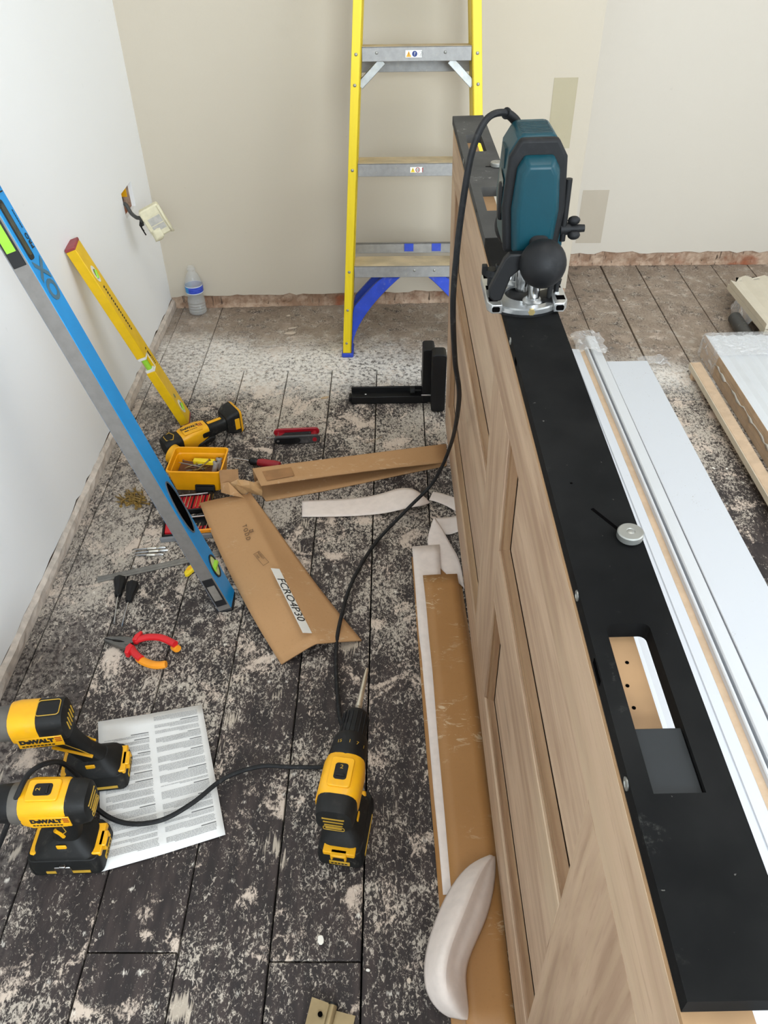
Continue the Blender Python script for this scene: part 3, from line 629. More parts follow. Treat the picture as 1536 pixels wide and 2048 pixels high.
for i in range(16): mb.box((.0001, .020 + .002 * (i % 2), LY * .78 - i * .0085), (.0004, .029, LY * .78 - i * .0085 + .0052))
mb.box((.0001, .018, LY * .815), (.0004, .030, LY * .828)); mb.box((.0001, .030, zc + .006), (.0004, .037, zc + .022)); mb.prism([(.029, zc + .028), (.040, zc + .028), (.035, zc + .034)], .0001, .0004, ax=0)
for i in range(5): mb.box((.0001, .034, zc + .002 - i * .006), (.0004, .040, zc + .005 - i * .006))
tag(mb.build('printed_markings', M_ink, yl, smooth=False), None, None, None, 'stuff')
# ---------------------------------------------------------------- cordless drills and driver
M_dy = P('tool_yellow', (232, 168, 12), .42, var=.05, dust=.35, dustcol=(190, 166, 120)); M_db = P('tool_black', (20, 20, 19), .6, var=.2, scale=40, spec=.35, dust=.40, dustcol=(126, 118, 106))
M_dg = P('gearbox_grey', (96, 92, 86), .5, .3, var=.15, dust=.6, dustcol=(150, 140, 128)); M_ochre = P('ochre_trim', (190, 150, 48), .5)
def sect(w, h, r, y, cz, n=4, top=1.):                    # rounded section across the body at y
    return [(x * (top if z > 0 else 1), y, cz + z) for x, z in rrect(w, h, r, n)]
def sectz(w, d, r, z, cy, n=4): return [(x, cy + y, z) for x, y in rrect(w, d, r, n)]
def battery(root, h=.046, w=.076, d=.118, clip=False):
    b = MB().loft([sectz(w - .012, d - .014, .010, .0, 0), sectz(w, d, .012, .007, 0), sectz(w, d, .012, h * .62, 0), sectz(w - .006, d - .006, .012, h, 0)]).build('battery', M_db, root, bevel=.001, seg=1)
    for sx in (-1, 1):
        MB().box((sx * w / 2 - .0012, -.040, .014), (sx * w / 2 + .0012, .030, .020)).build('battery_groove', M_ochre, b, smooth=False)
    MB().box((-.017, -d / 2 - .0012, .012), (.017, -d / 2 + .004, .0225)).build('rear_label', P('ochre_label', (196, 152, 20), .5, dust=.4), b, bevel=.0008, seg=1)
    mb = MB()
    for k in range(5): mb.box((-.0135 + k * .0056, -d / 2 - .0016, .0155), (-.0095 + k * .0056, -d / 2 - .0011, .0190))
    mb.build('label_print', M_ink, b, smooth=False)
    l = MB().box((-.026, -d / 2 - .001, h - .006), (.026, -d / 2 + .020, h + .004)).box((-.013, -d / 2 - .006, h - .012), (-.009, -d / 2 + .006, h + .003)).box((.009, -d / 2 - .006, h - .012), (.013, -d / 2 + .006, h + .003)).box((-.013, -d / 2 - .006, h - .002), (.013, -d / 2 + .006, h + .004)).build('battery_latch', M_dy, b, bevel=.0015, seg=1)
    return b
def handle(root, h, by, bz, ty, side_clip=None):
    """base flare and pistol grip from the battery (h) to the body at by, bz"""
    MB().loft([sectz(.068, .100, .016, h, 0), sectz(.064, .096, .018, h + .007, 0), sectz(.044, .066, .016, h + .017, -.004), sectz(.032, .044, .013, h + .027, -.008)]).build('handle_base', M_db, root)
    MB().loft([sectz(.0325, .045, .013, h + .024, -.008), sectz(.030, .042, .013, h + .05, by * .5 - .006), sectz(.032, .046, .014, bz - .050, by * .85 - .002), sectz(.036, .056, .014, bz - .022, by)]).build('grip', M_db, root)
    fr_ = MB().prism([(-.030, .026), (.030, .026), (.025, .052), (-.025, .052)], h + .002, h + .0085).build('front_deck', M_dy, root, bevel=.003, seg=2)
    MB().box((-.013, .030, h + .0065), (.012, .044, h + .0092)).build('lamp', M_dark, fr_, smooth=False)
    for sx in (-1, 1):
        for a, b_ in (((-.020, h + .040), (by * .9 - .004, bz - .055)),):
            MB().tube([(sx * .0155, a[0] + .010, a[1]), (sx * .0158, (a[0] + b_[0]) / 2 + .014, (a[1] + b_[1]) / 2), (sx * .0165, b_[0] + .02, b_[1])], .0032, 6).build('grip_flash', M_dy, root)
            MB().tube([(sx * .0156, a[0] + .012, a[1] + .006), (sx * .0152, (a[0] + b_[0]) / 2 + .004, (a[1] + b_[1]) / 2 + .004), (sx * .0160, b_[0] + .006, b_[1] + .012)], .0009, 5).build('grip_line', M_ochre, root)
        MB().box((sx * .0218 - .0015, -.010, h + .014), (sx * .0218 + .0015, .006, h + .024), Matrix.Rotation(0, 4, 'Z')).build('base_flash', M_dy, root, bevel=.002, seg=2)
    MB().loft([sectz(.018, .020, .005, bz - .062, by + .028), sectz(.020, .022, .006, bz - .045, by + .032), sectz(.018, .018, .005, bz - .030, by + .034)]).build('trigger', M_db, root)
def side_mark(root, y, z, w, x=-.0325, model=True):
    p = MB().box((x - .0002, y - w * .58, z - .016), (x + .002, y + w * .58, z + .009)).build('side_panel', M_dy, root, bevel=.0006, seg=1)
    text('maker_name', 'DeWALT', w * .205, M_ink, p, (x - .0006, y + w * .075, z), (0, -1, 0), (0, 0, 1), .0002, bold=.0010, sx=1.05)
    mb = MB()
    for k in range(9): mb.box((x - .0006, y + w * .42 - k * w * .095, z - .0125), (x - .0001, y + w * .42 - k * w * .095 + w * .07, z - .0098))
    mb.build('small_print', M_ink, p, smooth=False)
    for k in range(3): MB().box((x - .0008, y - w * .56, z - .004 + k * .0045), (x + .001, y - w * .40, z - .002 + k * .0045)).build('vent_slot', P('rust_red', (150, 60, 20), .6), p, smooth=False)
def drill(label, loc, rz, bit=False, jaws=False, mark=-1, num='2', group=None):
    root = thing('cordless_drill', label, 'drill', loc, (0, 0, rz), group)
    h = .046; bz = .163
    battery(root, h); handle(root, h, -.020, bz, -.02)
    MB().loft([sect(.058, .060, .020, -.036, bz), sect(.063, .064, .020, -.028, bz), sect(.064, .066, .020, .030, bz), sect(.060, .060, .022, .047, bz)]).build('motor_body', M_dy, root)
    MB().loft([sect(.040, .040, .016, -.071, bz - .002), sect(.054, .054, .018, -.067, bz), sect(.060, .061, .020, -.052, bz), sect(.0605, .0615, .020, -.034, bz)]).build('rear_cap', M_db, root)
    mb = MB()
    for k in range(4): mb.prism(rrect(.034 - k * .003, .0022, .001, 2, 0, bz + .013 - k * .0085), -.0722, -.0690, ax=1)
    mb.build('rear_vents', M_ochre, root, smooth=False)
    MB().tube([(x, -.0712, z) for x, z in rrect(.032, .009, .003, 4, 0, bz - .014)] + [(.016, -.0712, bz - .0125)], .0007, 5).build('rear_badge', M_ochre, root)
    KY = .86
    # top switch
    hs = MB().prism(rrect(.036, .058, .006, 4, 0, .006), bz + .031, bz + .0355).build('top_housing', M_dy, root, bevel=.0015, seg=2)
    sw = MB().prism(rrect(.020, .032, .005, 4, 0, .006), bz + .0345, bz + .0364).build('speed_switch', M_blk, hs, bevel=.0005, seg=1)
    MB().box((-.007, -.004, bz + .036), (.007, .000, bz + .0385)).build('switch_ridge', M_blk, sw, bevel=.0008, seg=1)
    text('speed_number', num, .011, M_ochre, sw, (0, .014, bz + .0367), (1, 0, 0), (0, 1, 0), .0001)
    # gearbox, torque collar, chuck
    Mf = frame((1, 0, 0), (0, 0, -1), (0, 0, bz))         # lathe z runs forward along +y
    MB().lathe([(.030, .044), (.031, .052), (.0305, .066)], 28, Mf).build('gearbox', M_dg if bit is False else M_blk, root)
    MB().lathe([(.029, .066), (.0295, .070), (.0285, .092), (.0265, .098)], 28, Mf).build('torque_collar', M_blk, root)
    if bit:
        for t_, a in (('15', 62), ('1', 95), ('7', 120), ('1', 145)):
            text('torque_number', t_, .009, M_ochre, root, (.0297 * math.cos(R(180 - a)), .073, bz + .0297 * math.sin(R(a))), (math.sin(R(a)), 0, math.cos(R(a))), (0, 1, 0), .0001)
    ck = MB().lathe([(.0225, .098), (.0225, .118), (.0215, .122), (.0215, .150), (.0185, .156)], 28, Mf).build('chuck', M_blk, root)
    mb = MB()
    for k in range(18):
        a = 2 * math.pi * k / 18; mb.tube([(.0225 * math.cos(a), .101, bz + .0225 * math.sin(a)), (.0218 * math.cos(a), .147, bz + .0218 * math.sin(a))], .0011, 5)
    mb.build('chuck_ribs', M_blk, ck)
    MB().lathe([(.0185, .156), (.014, .160), (.0085, .162)], 24, Mf).build('chuck_nose', M_chrome, root)
    if bit:
        MB().lathe([(.0035, .160), (.0035, .170), (.0058, .172), (.0058, .180), (.005, .181), (.0045, .214), (.0036, .246), (.0026, .262), (.0018, .268)], 14, Mf).build('screwdriver_bit', P('steel_bit', (205, 196, 178), .3, .9), root)
    side_mark(root, -.004, bz + .002, .062, -.0325)
    body = [k for k in root.children_recursive if k.name.split('.')[0] not in ('battery', 'battery_groove', 'rear_label', 'label_print', 'battery_latch', 'handle_base', 'grip', 'front_deck', 'lamp', 'grip_flash', 'grip_line', 'base_flash', 'trigger')]
    for k in body:                                        # compact brushless body
        k.data.transform(Matrix.Translation((0, -.07, 0)) @ Matrix.Diagonal((1, KY, 1, 1)) @ Matrix.Translation((0, .07, 0)))
    return root
dC = drill('yellow and black cordless drill standing on its battery with a long bit pointing away', (-.081, .667, 0), R(-8.6), bit=True)
dA = drill('yellow and black cordless drill standing nearest the camera beside the printed leaflet', (-.530, .632, 0), R(92), bit=False)
MB().box((-.0405, -.012, .012), (-.0375, .014, .034)).box((-.043, -.006, .030), (-.036, .004, .040)).build('belt_hook', M_chrome, dA, bevel=.002, seg=2)
# impact driver behind it
iv = thing('impact_driver', 'yellow and black impact driver standing behind the nearest drill at the photo edge', 'driver', (-.528, .775, 0), (0, 0, R(97)))
h, bz = .044, .178
battery(iv, h, .072, .112); handle(iv, h, .034, bz, 0)
MB().loft([sect(.046, .048, .018, .006, bz), sect(.058, .060, .020, .010, bz), sect(.060, .062, .020, .024, bz), sect(.060, .062, .020, .060, bz)]).build('rear_cap', M_db, iv)
MB().loft([sect(.061, .063, .020, .050, bz), sect(.062, .064, .020, .080, bz), sect(.060, .062, .022, .094, bz)]).build('front_band', M_dy, iv)
Mf = frame((1, 0, 0), (0, 0, -1), (0, 0, bz))
MB().lathe([(.029, .092), (.028, .12), (.022, .14), (.013, .155), (.009, .16)], 28, Mf).build('nose_housing', M_dg, iv)
mb = MB()
for k in range(5): mb.prism(rrect(.0016, .026 - abs(k - 2) * .003, .0008, 2, -.016 + k * .008, bz), .0045, .0075, ax=1)
mb.build('rear_vents', M_ochre, iv, smooth=False)
MB().tube([(x, y, bz + .0312) for x, y in rrect(.030, .036, .005, 4, 0, .032)] + [(.015, .045, bz + .0312)], .0008, 5).build('top_line', M_ochre, iv)
side_mark(iv, .052, bz - .014, .062, -.031)
# ---------------------------------------------------------------- angle grinder lying behind the yellow tub
pa, pb = fl(330, 893, .032), fl(462, 838, .040); gd = (pb - pa); ga = math.atan2(gd.y, gd.x)
gr = thing('angle_grinder', 'yellow and black cordless angle grinder lying by the foot of the yellow level', 'grinder', (pa.x, pa.y, 0), (0, 0, ga)); GL = gd.length
def gs(x, w, hh, z, r=.014): return [(x, y, z + k) for y, k in rrect(w, hh, r, 4)]
MB().loft([gs(.040, .050, .044, .031), gs(.052, .056, .052, .031), gs(.075, .060, .056, .032), gs(.100, .058, .056, .033), gs(.122, .050, .050, .034)]).build('motor_body', M_dy, gr)
MB().loft([gs(-.004, .050, .040, .030), gs(.010, .060, .050, .031), gs(.034, .056, .050, .031), gs(.046, .052, .046, .031)]).build('gear_head', M_db, gr)
MB().loft([gs(.112, .046, .046, .033), gs(.130, .040, .040, .034, .012), gs(.165, .037, .037, .036, .012), gs(GL - .022, .040, .042, .038, .012)]).build('grip', M_db, gr)
mt = MB().loft([gs(GL - .024, .056, .050, .040, .008), gs(GL - .010, .068, .066, .042, .010), gs(GL + .012, .070, .072, .042, .010)]).build('battery_mount', M_db, gr)
MB().loft([gs(GL + .012, .071, .073, .042, .010), gs(GL + .019, .066, .068, .042, .010)]).build('mount_rim', M_dy, mt)
MB().box((GL - .004, -.0356, .024), (GL + .010, -.0330, .058)).build('latch', M_dy, mt, bevel=.002)
MB().box((.128, -.005, .0535), (GL - .03, .005, .0565)).build('grip_flash', M_dy, gr, bevel=.001)
MB().tube([(.02, -.018, .0565), (.005, -.010, .0535), (.005, .012, .0535), (.024, .018, .0565), (.030, 0, .0570), (.02, -.018, .0565)], .0013, 6).build('head_line', M_ochre, gr)
MB().cyl((.004, -.030, .026), (.012, -.046, .022), .027, .025, n=24).build('guard_collar', M_dy, gr, bevel=.002)
MB().cyl((.010, -.044, .024), (.020, -.058, .020), .018, .016, n=24).build('spindle_flange', P('pale_steel', (190, 190, 186), .4, .6), gr)
MB().prism(rrect(.026, .013, .004, 3, .112, .040), -.031, -.0275, ax=1).build('side_vent', M_blk, gr)
MB().prism([(.078, .012), (.128, .014), (.136, .026), (.118, .030), (.084, .020)], -.033, -.018, ax=1).build('paddle_switch', M_db, gr, bevel=.003)
tx_ = Vector((1, 0, 0)); ty_ = Vector((0, .55, .83))
p_ = MB().box((.052, -.024, .0575), (.104, .012, .0608)).build('top_panel', M_dy, gr, bevel=.001)
text('maker_name', 'DeWALT', .0125, M_ink, p_, (.077, .002, .0612), (1, 0, 0), (0, 1, 0), .0002, bold=.0006)
mb = MB().box((.058, -.0125, .0609), (.070, -.0085, .0612))
for k in range(4): mb.box((.072 + k * .006, -.0115, .0609), (.0765 + k * .006, -.0098, .0612))
mb.build('small_print', M_ink, p_, smooth=False)
for k in range(3): MB().box((.100 + k * .0045, -.008, .0602), (.1025 + k * .0045, .006, .0611)).build('vent_slot', P('rust_red', (150, 60, 20), .6), p_, smooth=False)
# ---------------------------------------------------------------- door stand at the far end of the door
st = thing('door_stand', 'black metal door stand foot bar sticking out from the far end of the oak door', 'stand', (.100, 1.99, 0), (0, 0, R(1)))
MB().box((-.222, .000, .0), (.0, .034, .024)).box((-.222, .028, .018), (.0, .034, .040)).build('foot_bar', M_blk, st, bevel=.0015)
MB().box((-.230, .006, .004), (-.222, .028, .020)).build('bar_end', M_blk, st, bevel=.002)
MB().prism(rrect(.034, .172, .008, 4, .002, .090), -.002, .055, ax=1).build('back_pad', M_blk, st, bevel=.002)
MB().prism(rrect(.040, .186, .010, 4, .028, .094), -.05, -.004, ax=1).build('front_pad', M_blk, st, bevel=.003)
kb = MB().cyl((-.046, .017, .034), (-.018, .017, .034), .003, n=10).cyl((-.050, .017, .034), (-.036, .017, .034), .0135, .0125, n=8); kb.build('clamp_knob', M_blk, st, bevel=.001)
MB().cyl((-.018, -.010, .034), (.010, -.010, .034), .0025, n=10).build('threaded_rod', M_chrome, st)
MB().sphere((-.180, .0165, .0245), (.004, .004, .0018), 12).build('rivet', M_chrome, st)
# ---------------------------------------------------------------- cardboard and packing
def card_mat(name, col, scuff=.5):
    m, b, t, v = base(name, .8); g = t.new('ShaderNodeNewGeometry'); v = g.outputs['Position']
    o = t.mix(t.noise(v, 7, 3), s2l(tuple(x - 8 for x in col)), s2l(tuple(x + 8 for x in col)))
    o = t.mix(t.math('MULTIPLY', t.ramp(t.noise(v, 220, 2), .55, .75), .12), o, s2l((120, 84, 48)))
    sc1 = t.noise(t.mapping(v, (26, 60, 26)), 1.3, 6, .72, 1.0); k = t.math('MULTIPLY', t.ramp(sc1, .55, .63), t.ramp(t.noise(v, 6.5, 2), .50, .60))
    o = t.mix(t.math('MULTIPLY', k, scuff), o, s2l((206, 182, 148))); t.link(o, b.inputs['Base Color']); t.bump(t.noise(v, 30, 3), .15, .003, b); return m
M_card = card_mat('brown_cardboard', (178, 136, 92)); M_cardd = card_mat('shiny_cardboard', (162, 116, 66), .8); MATS['shiny_cardboard'].node_tree.nodes['Principled BSDF'].inputs['Roughness'].default_value = .5
M_cin = P('cardboard_inside', (120, 96, 76), .85, var=.1)
M_foam = P('white_foam_wrap', (222, 208, 198), .85, var=.04, scale=60, bump=.1)
def sheet(name, rows, mat, par=None, th=.003, sub=2):
    return MB().grid(rows).build(name, mat, par, solid=th, sub=sub, ang=80)
def rel(root, pts): return [Vector(p) - root.location for p in pts]
def lerp(a, b, t): return a + (b - a) * t
# printed piece with a crease along its length
cr = thing('cardboard_sheet', 'creased brown cardboard printed TODD with a white FCRO4P30 label', 'cardboard', fl(560, 1150))
lft = [(400, 1008, .019), (431, 1088, .016), (470, 1168, .012), (512, 1248, .010), (560, 1332, .002)]
mid = [(486, 992, .030), (520, 1062, .036), (556, 1136, .038), (596, 1214, .036), (633, 1286, .032)]
rgt = [(500, 986, .026), (552, 1058, .012), (604, 1134, .006), (660, 1208, .004), (722, 1278, .004)]
rows = []
for a, m_, c_ in zip(lft, mid, rgt):
    A, B, Cc = fl(*a), fl(*m_), fl(*c_); r = []
    for t in (0, .5, .97): r.append(lerp(A, B, t) + Vector((0, 0, .004 if t == .5 else 0)))
    for t in (.03, .5, 1): r.append(lerp(B, Cc, t) + Vector((0, 0, -.003 if t == .5 else 0)))
    rows.append(rel(cr, r))
q = random.Random(2)
for k, v in enumerate(rows[-1]): rows[-1][k] = v + Vector((q.uniform(-.004, .004), q.uniform(-.008, .004), 0))
cs = sheet('folded_panel', rows, M_card, cr, .0035, 2)
M_white = P('white_paper_label', (226, 224, 218), .6, var=.02)
def on_sheet(a, b, up=.006): return a
la, lb_ = Vector(fl(540, 1134, .041)), Vector(fl(607, 1262, .040)); lc = Vector(fl(557, 1133, .041))
ld = (lb_ - la).normalized(); nside = Vector((lc - la)); nside = (nside - ld * nside.dot(ld)).normalized()
def flat_on(root, o, x, y, w, h, mat, name, z=.0):
    Mx = frame(x, y, o - root.location); return MB().box((-w / 2, -h / 2, 0), (w / 2, h / 2, .0005), Mx).build(name, mat, root, smooth=False)
# the right half slopes down from the crease: work in its plane
c0, c1 = Vector(fl(*mid[2])), Vector(fl(*mid[3])); r0 = Vector(fl(*rgt[2]))
ex = (c1 - c0).normalized(); ey = (r0 - c0); ey = (ey - ex * ey.dot(ex)).normalized(); nz = ex.cross(ey)
if nz.z < 0: nz = -nz
def onp(px, py):                                          # photo point on the plane of the right half, lifted clear
    o = c0 + nz * .0062; d = Vector(ray(px, py)); c_ = Vector(CAM); return c_ + d * ((o - c_).dot(nz) / d.dot(nz))
ctr = onp(581, 1199); e1 = (onp(611, 1262) - onp(548, 1136)); Lx = e1.length; e1.normalize(); e2 = ey
lbx = e1; lby = nz.cross(e1)
wl_ = flat_on(cr, ctr, lbx, lby, Lx + .004, .0215, M_white, 'product_label')
text('label_code', 'FCRO4P30', .0262, M_ink, wl_, ctr - cr.location + nz * .0009, lbx, lby, .0002, sx=1.12)
# printing on the left half
c0 = Vector(fl(*mid[1])); r0 = Vector(fl(*lft[1])); c1 = Vector(fl(*mid[2])); ex = (c1 - c0).normalized(); ey = (r0 - c0); ey = (ey - ex * ey.dot(ex)).normalized(); nz = ey.cross(ex)
if nz.z < 0: nz = -nz
M_cprint = P('brown_print', (92, 66, 44), .7)
p0, p1 = onp(489, 1052), onp(497, 1080); ox = (p1 - p0).normalized(); oy = nz.cross(ox)
lg = text('maker_print', 'T O D D', .0150, M_cprint, cr, onp(493, 1066) - cr.location + nz * .002, ox, oy, .0002)
e_ = onp(503, 1063) - cr.location + nz * .002
mb = MB()
for i in range(3):
    for j in range(3):
        if (i, j) != (1, 1): mb.add([tuple(e_ + ox * ((i - 1) * .0036 + dx) + oy * ((j - 1) * .0036 + dy)) for dx, dy in ((-.0015, -.0009), (0, -.0016), (.0015, -.0009), (.0015, .0009), (0, .0016), (-.0015, .0009))], [(0, 1, 2, 3, 4, 5)])
mb.build('leaf_emblem', M_cprint, cr, smooth=False)
fo = onp(523, 1118) - cr.location + nz * .0025; fx = (onp(540, 1135) - onp(506, 1096)).normalized(); fy = nz.cross(fx); Mf_ = frame(fx, fy, fo)
mb = MB()
for a, b_ in (((-.024, -.0075), (.024, -.0068)), ((-.024, .0068), (.024, .0075)), ((-.024, -.0075), (-.0233, .0075)), ((.0233, -.0075), (.024, .0075))): mb.box(a + (0,), b_ + (.0004,), Mf_)
mb.build('print_box', M_cprint, cr, smooth=False)
text('box_print', 'PRODUCT', .0062, M_cprint, cr, Mf_ @ Vector((-.008, .003, .0003)), fx, fy, .0001); text('box_print', 'CODE', .0062, M_cprint, cr, Mf_ @ Vector((-.012, -.0035, .0003)), fx, fy, .0001)
# folded channel of cardboard at the far side
cf = thing('cardboard_channel', 'long folded strip of brown cardboard reaching to the oak door', 'cardboard', fl(700, 950))
N = 7; T0, T1, BT = [], [], []
for i in range(N):
    t = i / (N - 1); zt_ = .052 * (1 - t) + .026 * t
    A = fl(505 + (893 - 505) * t, 938 + (889 - 938) * t, zt_ + .010 * (1 - t)); B = fl(522 + (893 - 522) * t, 973 + (926 - 973) * t - 3 * math.sin(t * 3), zt_)
    Cc = fl(532 + (893 - 532) * t, 1002 + (933 - 1002) * t + 2 * math.sin(t * 5), .002)
    T0.append((A, B, Cc))
rows = []
for A, B, Cc in T0:
    back_ = Vector((A.x, A.y + .002, .004)); fr_ = Vector((Cc.x, Cc.y, .003))
    rows.append(rel(cf, [fr_, lerp(fr_, back_, .5), lerp(fr_, back_, .96), back_, lerp(back_, A, .1), lerp(back_, A, .9), A, lerp(A, B, .04), lerp(A, B, .5), B]))
ch = sheet('channel', rows, M_card, cf, .003, 1)
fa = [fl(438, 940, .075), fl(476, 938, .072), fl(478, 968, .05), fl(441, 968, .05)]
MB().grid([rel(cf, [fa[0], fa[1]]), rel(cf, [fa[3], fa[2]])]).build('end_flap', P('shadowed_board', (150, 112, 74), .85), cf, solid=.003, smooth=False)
q = random.Random(8)
MB().grid([rel(cf, [fl(443, 966, .05), fl(458, 964, .062), fl(478, 985, .045)]), rel(cf, [fl(444, 985, .03), fl(462, 990, .04), fl(490, 996, .03)])]).build('torn_flap', M_card, cf, solid=.003, smooth=False)
MB().grid([[p + Vector((0, 0, 0)) for p in rel(cf, [fl(462 + 12 * i + q.uniform(-3, 3), 962 + 9 * j + q.uniform(-4, 4), .06 - .012 * j + q.uniform(-.006, .008)) for i in range(6)])] for j in range(4)]).build('crumpled_tape', P('parcel_tape', (186, 148, 104), .3, var=.15), cf, smooth=False)
Mt = [T0[0], T0[1]]
MB().grid([rel(cf, [lerp(T0[0][0], T0[0][1], .2) + Vector((.02, 0, .0035)), lerp(T0[1][0], T0[1][1], .2) + Vector((.012, 0, .0035))]), rel(cf, [lerp(T0[0][0], T0[0][1], .75) + Vector((.02, 0, .0045)), lerp(T0[1][0], T0[1][1], .72) + Vector((.012, 0, .0045))])]).build('printed_patch', P('brown_patch', (148, 106, 66), .5), cf, solid=.0004, smooth=False)
# long strips by the door: lower board, foam strip, upper board
cl = thing('cardboard_strip', 'lower layer of the long cardboard lying beside the oak door', 'cardboard', fl(890, 1500))
def strip(name, root, L_, R_, mat, th=.004, wob=.001, n=14):
    rows = []; q = random.Random(len(name))
    for i in range(n):
        t = i / (n - 1); k = t * (len(L_) - 1); j = min(int(k), len(L_) - 2); u = k - j
        a = lerp(Vector(fl(*L_[j])), Vector(fl(*L_[j + 1])), u); b_ = lerp(Vector(fl(*R_[j])), Vector(fl(*R_[j + 1])), u)
        rows.append(rel(root, [a + Vector((q.uniform(-wob, wob), 0, 0)), lerp(a, b_, .5) + Vector((0, 0, .001)), b_ + Vector((q.uniform(-wob, wob), 0, 0))]))
    return sheet(name, rows, mat, root, th, 1)
strip('lower_board', cl, [(823, 1116, .002), (842, 1360, .002), (876, 1790, .002), (905, 2060, .002)], [(918, 1140, .002), (955, 1375, .002), (994, 1710, .002), (1030, 2060, .002)], M_cardd)
cu_ = thing('cardboard_strip', 'upper layer of shiny brown cardboard with torn tape beside the oak door', 'cardboard', fl(930, 1500))
strip('upper_board', cu_, [(846, 1153, .016), (867, 1360, .016), (898, 1746, .014), (935, 2060, .012)], [(914, 1150, .016), (948, 1360, .016), (994, 1720, .014), (1032, 2060, .012)], M_cardd)
fo_ = thing('foam_strip', 'flat strip of white foam wrap between the two cardboard layers', 'packing foam', fl(860, 1400))
strip('foam_sheet', fo_, [(824, 1094, .009), (836, 1250, .008), (851, 1400, .008), (886, 1790, .008)], [(879, 1090, .012), (886, 1250, .010), (892, 1400, .010), (908, 1790, .010)], M_foam, .0015)
# curled loop of foam wrap in the near corner
fw = thing('foam_wrap', 'curled loop of white foam wrap on the cardboard nearest the camera', 'packing foam', fl(910, 1900))
Lp = [(980, 1712, .02), (940, 1728, .03), (906, 1768, .035), (878, 1824, .035), (857, 1884, .035), (848, 1938, .03), (853, 1990, .02), (882, 2024, .012), (900, 2032, .01)]
Rp = [(988, 1713, .02), (990, 1740, .022), (984, 1790, .022), (970, 1842, .022), (944, 1894, .02), (928, 1940, .02), (932, 1984, .018), (936, 2020, .014), (936, 2040, .012)]
rows = []
for i, (a, b_) in enumerate(zip(Lp, Rp)):
    r = []; up = .055 * math.sin(math.pi * (i + .6) / 9.2)
    for k in range(7):
        s = k / 6; px, py = a[0] + (b_[0] - a[0]) * s, a[1] + (b_[1] - a[1]) * s
        z = a[2] + (b_[2] - a[2]) * s + up * math.sin(math.pi * s) * (1 - .35 * (k in (4,)) * (i < 6))
        r.append(Vector(fl(px, py, z)))
    rows.append(rel(fw, r))
sheet('foam_sheet', rows, M_foam, fw, .002, 2)
# twisted foam ribbon in the middle
def ribbon(name, label, up, lo, z=.004, lift=(), n=0):
    root = thing(name, label, 'packing foam', fl(*up[0])); rows = []
    for i, (a, b_) in enumerate(zip(up, lo)):
        h = lift[i] if lift else 0
        rows.append(rel(root, [fl(a[0], a[1], z + h), fl((a[0] + b_[0]) / 2, (a[1] + b_[1]) / 2, z + h * 1.15 + .002), fl(b_[0], b_[1], z + h * .8)]))
    sheet('foam_sheet', rows, M_foam, root, .0012, 2); return root
ribbon('foam_ribbon', 'white foam ribbon lying across the boards in front of the folded cardboard', [(604, 1002), (650, 1000), (700, 998), (748, 992), (775, 984), (800, 976), (826, 976), (845, 990), (858, 1004)], [(604, 1034), (650, 1034), (700, 1033), (745, 1030), (775, 1026), (800, 1020), (826, 1014), (846, 1012), (860, 1005)], .003, (0, 0, .0, .002, .010, .018, .024, .018, .004))
ribbon('foam_ribbon', 'short white foam ribbon between the curl and the oak door', [(866, 984), (880, 986), (900, 992), (916, 998)], [(858, 1000), (875, 1004), (898, 1014), (916, 1026)], .003, (.006, .002, 0, 0))
ribbon('foam_ribbon', 'folded white foam ribbon against the door above the cardboard strips', [(868, 1036), (858, 1062), (852, 1092), (872, 1130), (905, 1160), (926, 1172)], [(872, 1040), (888, 1064), (900, 1088), (916, 1112), (924, 1140), (928, 1178)], .006, (.012, .006, .002, .0, 0, 0))
ribbon('foam_ribbon', 'shaded white foam ribbon tucked under the fold beside the door', [(871, 1036), (890, 1036), (918, 1032)], [(884, 1066), (896, 1072), (920, 1062)], .002, (.001, 0, 0))
# ---------------------------------------------------------------- leaflet
M_paper = P('white_paper', (222, 220, 216), .7, var=.02)
pc = [Vector(fl(*p)) for p in ((197, 1446), (404, 1411), (452, 1673), (204, 1747))]
lf = thing('instruction_leaflet', 'white two column instruction leaflet lying under the cable by the drills', 'leaflet', sum(pc, Vector()) / 4)
def pp(u, v): return lerp(lerp(pc[0], pc[1], u), lerp(pc[3], pc[2], u), v)
def pz(u, v): return .0012 + .006 * abs(u - .47) * (1 if v > .2 else .6) + .006 * max(0, .25 - v) * (1 - u) + .002 * v
rows = [rel(lf, [pp(u / 12, v / 12) + Vector((0, 0, pz(u / 12, v / 12))) for u in range(13)]) for v in range(13)]
MB().grid(rows).build('sheet', M_paper, lf, solid=.0003, ang=80)
mb, mh = MB(), MB(); q = random.Random(31); M_grey = P('fine_print', (168, 167, 166), .7); M_bold = P('bold_print', (92, 92, 92), .7)
for ua, ub in ((.055, .465), (.525, .945)):
    v = .035 + (.11 if ua < .1 else 0)
    while v < .95:
        n = q.randint(2, 7)
        if q.random() < .55:
            a = q.uniform(.25, .45); w_ = (ub - ua) * a
            mh.add([pp(u_, v_) - lf.location + Vector((0, 0, pz(u_, v_) + .0007)) for u_, v_ in ((ub - w_, v), (ub, v), (ub, v + .0052), (ub - w_, v + .0052))], [(0, 1, 2, 3)]); v += .0125
        for i in range(n):
            if v > .955: break
            s = ua if i < n - 1 else ua + (ub - ua) * q.uniform(.1, .6); u = s
            while u < ub - .008:
                w_ = min(q.uniform(.008, .034), ub - u)
                mb.add([pp(u_, v_) - lf.location + Vector((0, 0, pz(u_, v_) + .0007)) for u_, v_ in ((u, v), (u + w_, v), (u + w_, v + .0040), (u, v + .0040))], [(0, 1, 2, 3)]); u += w_ + .0035
            v += .0088
        v += .011
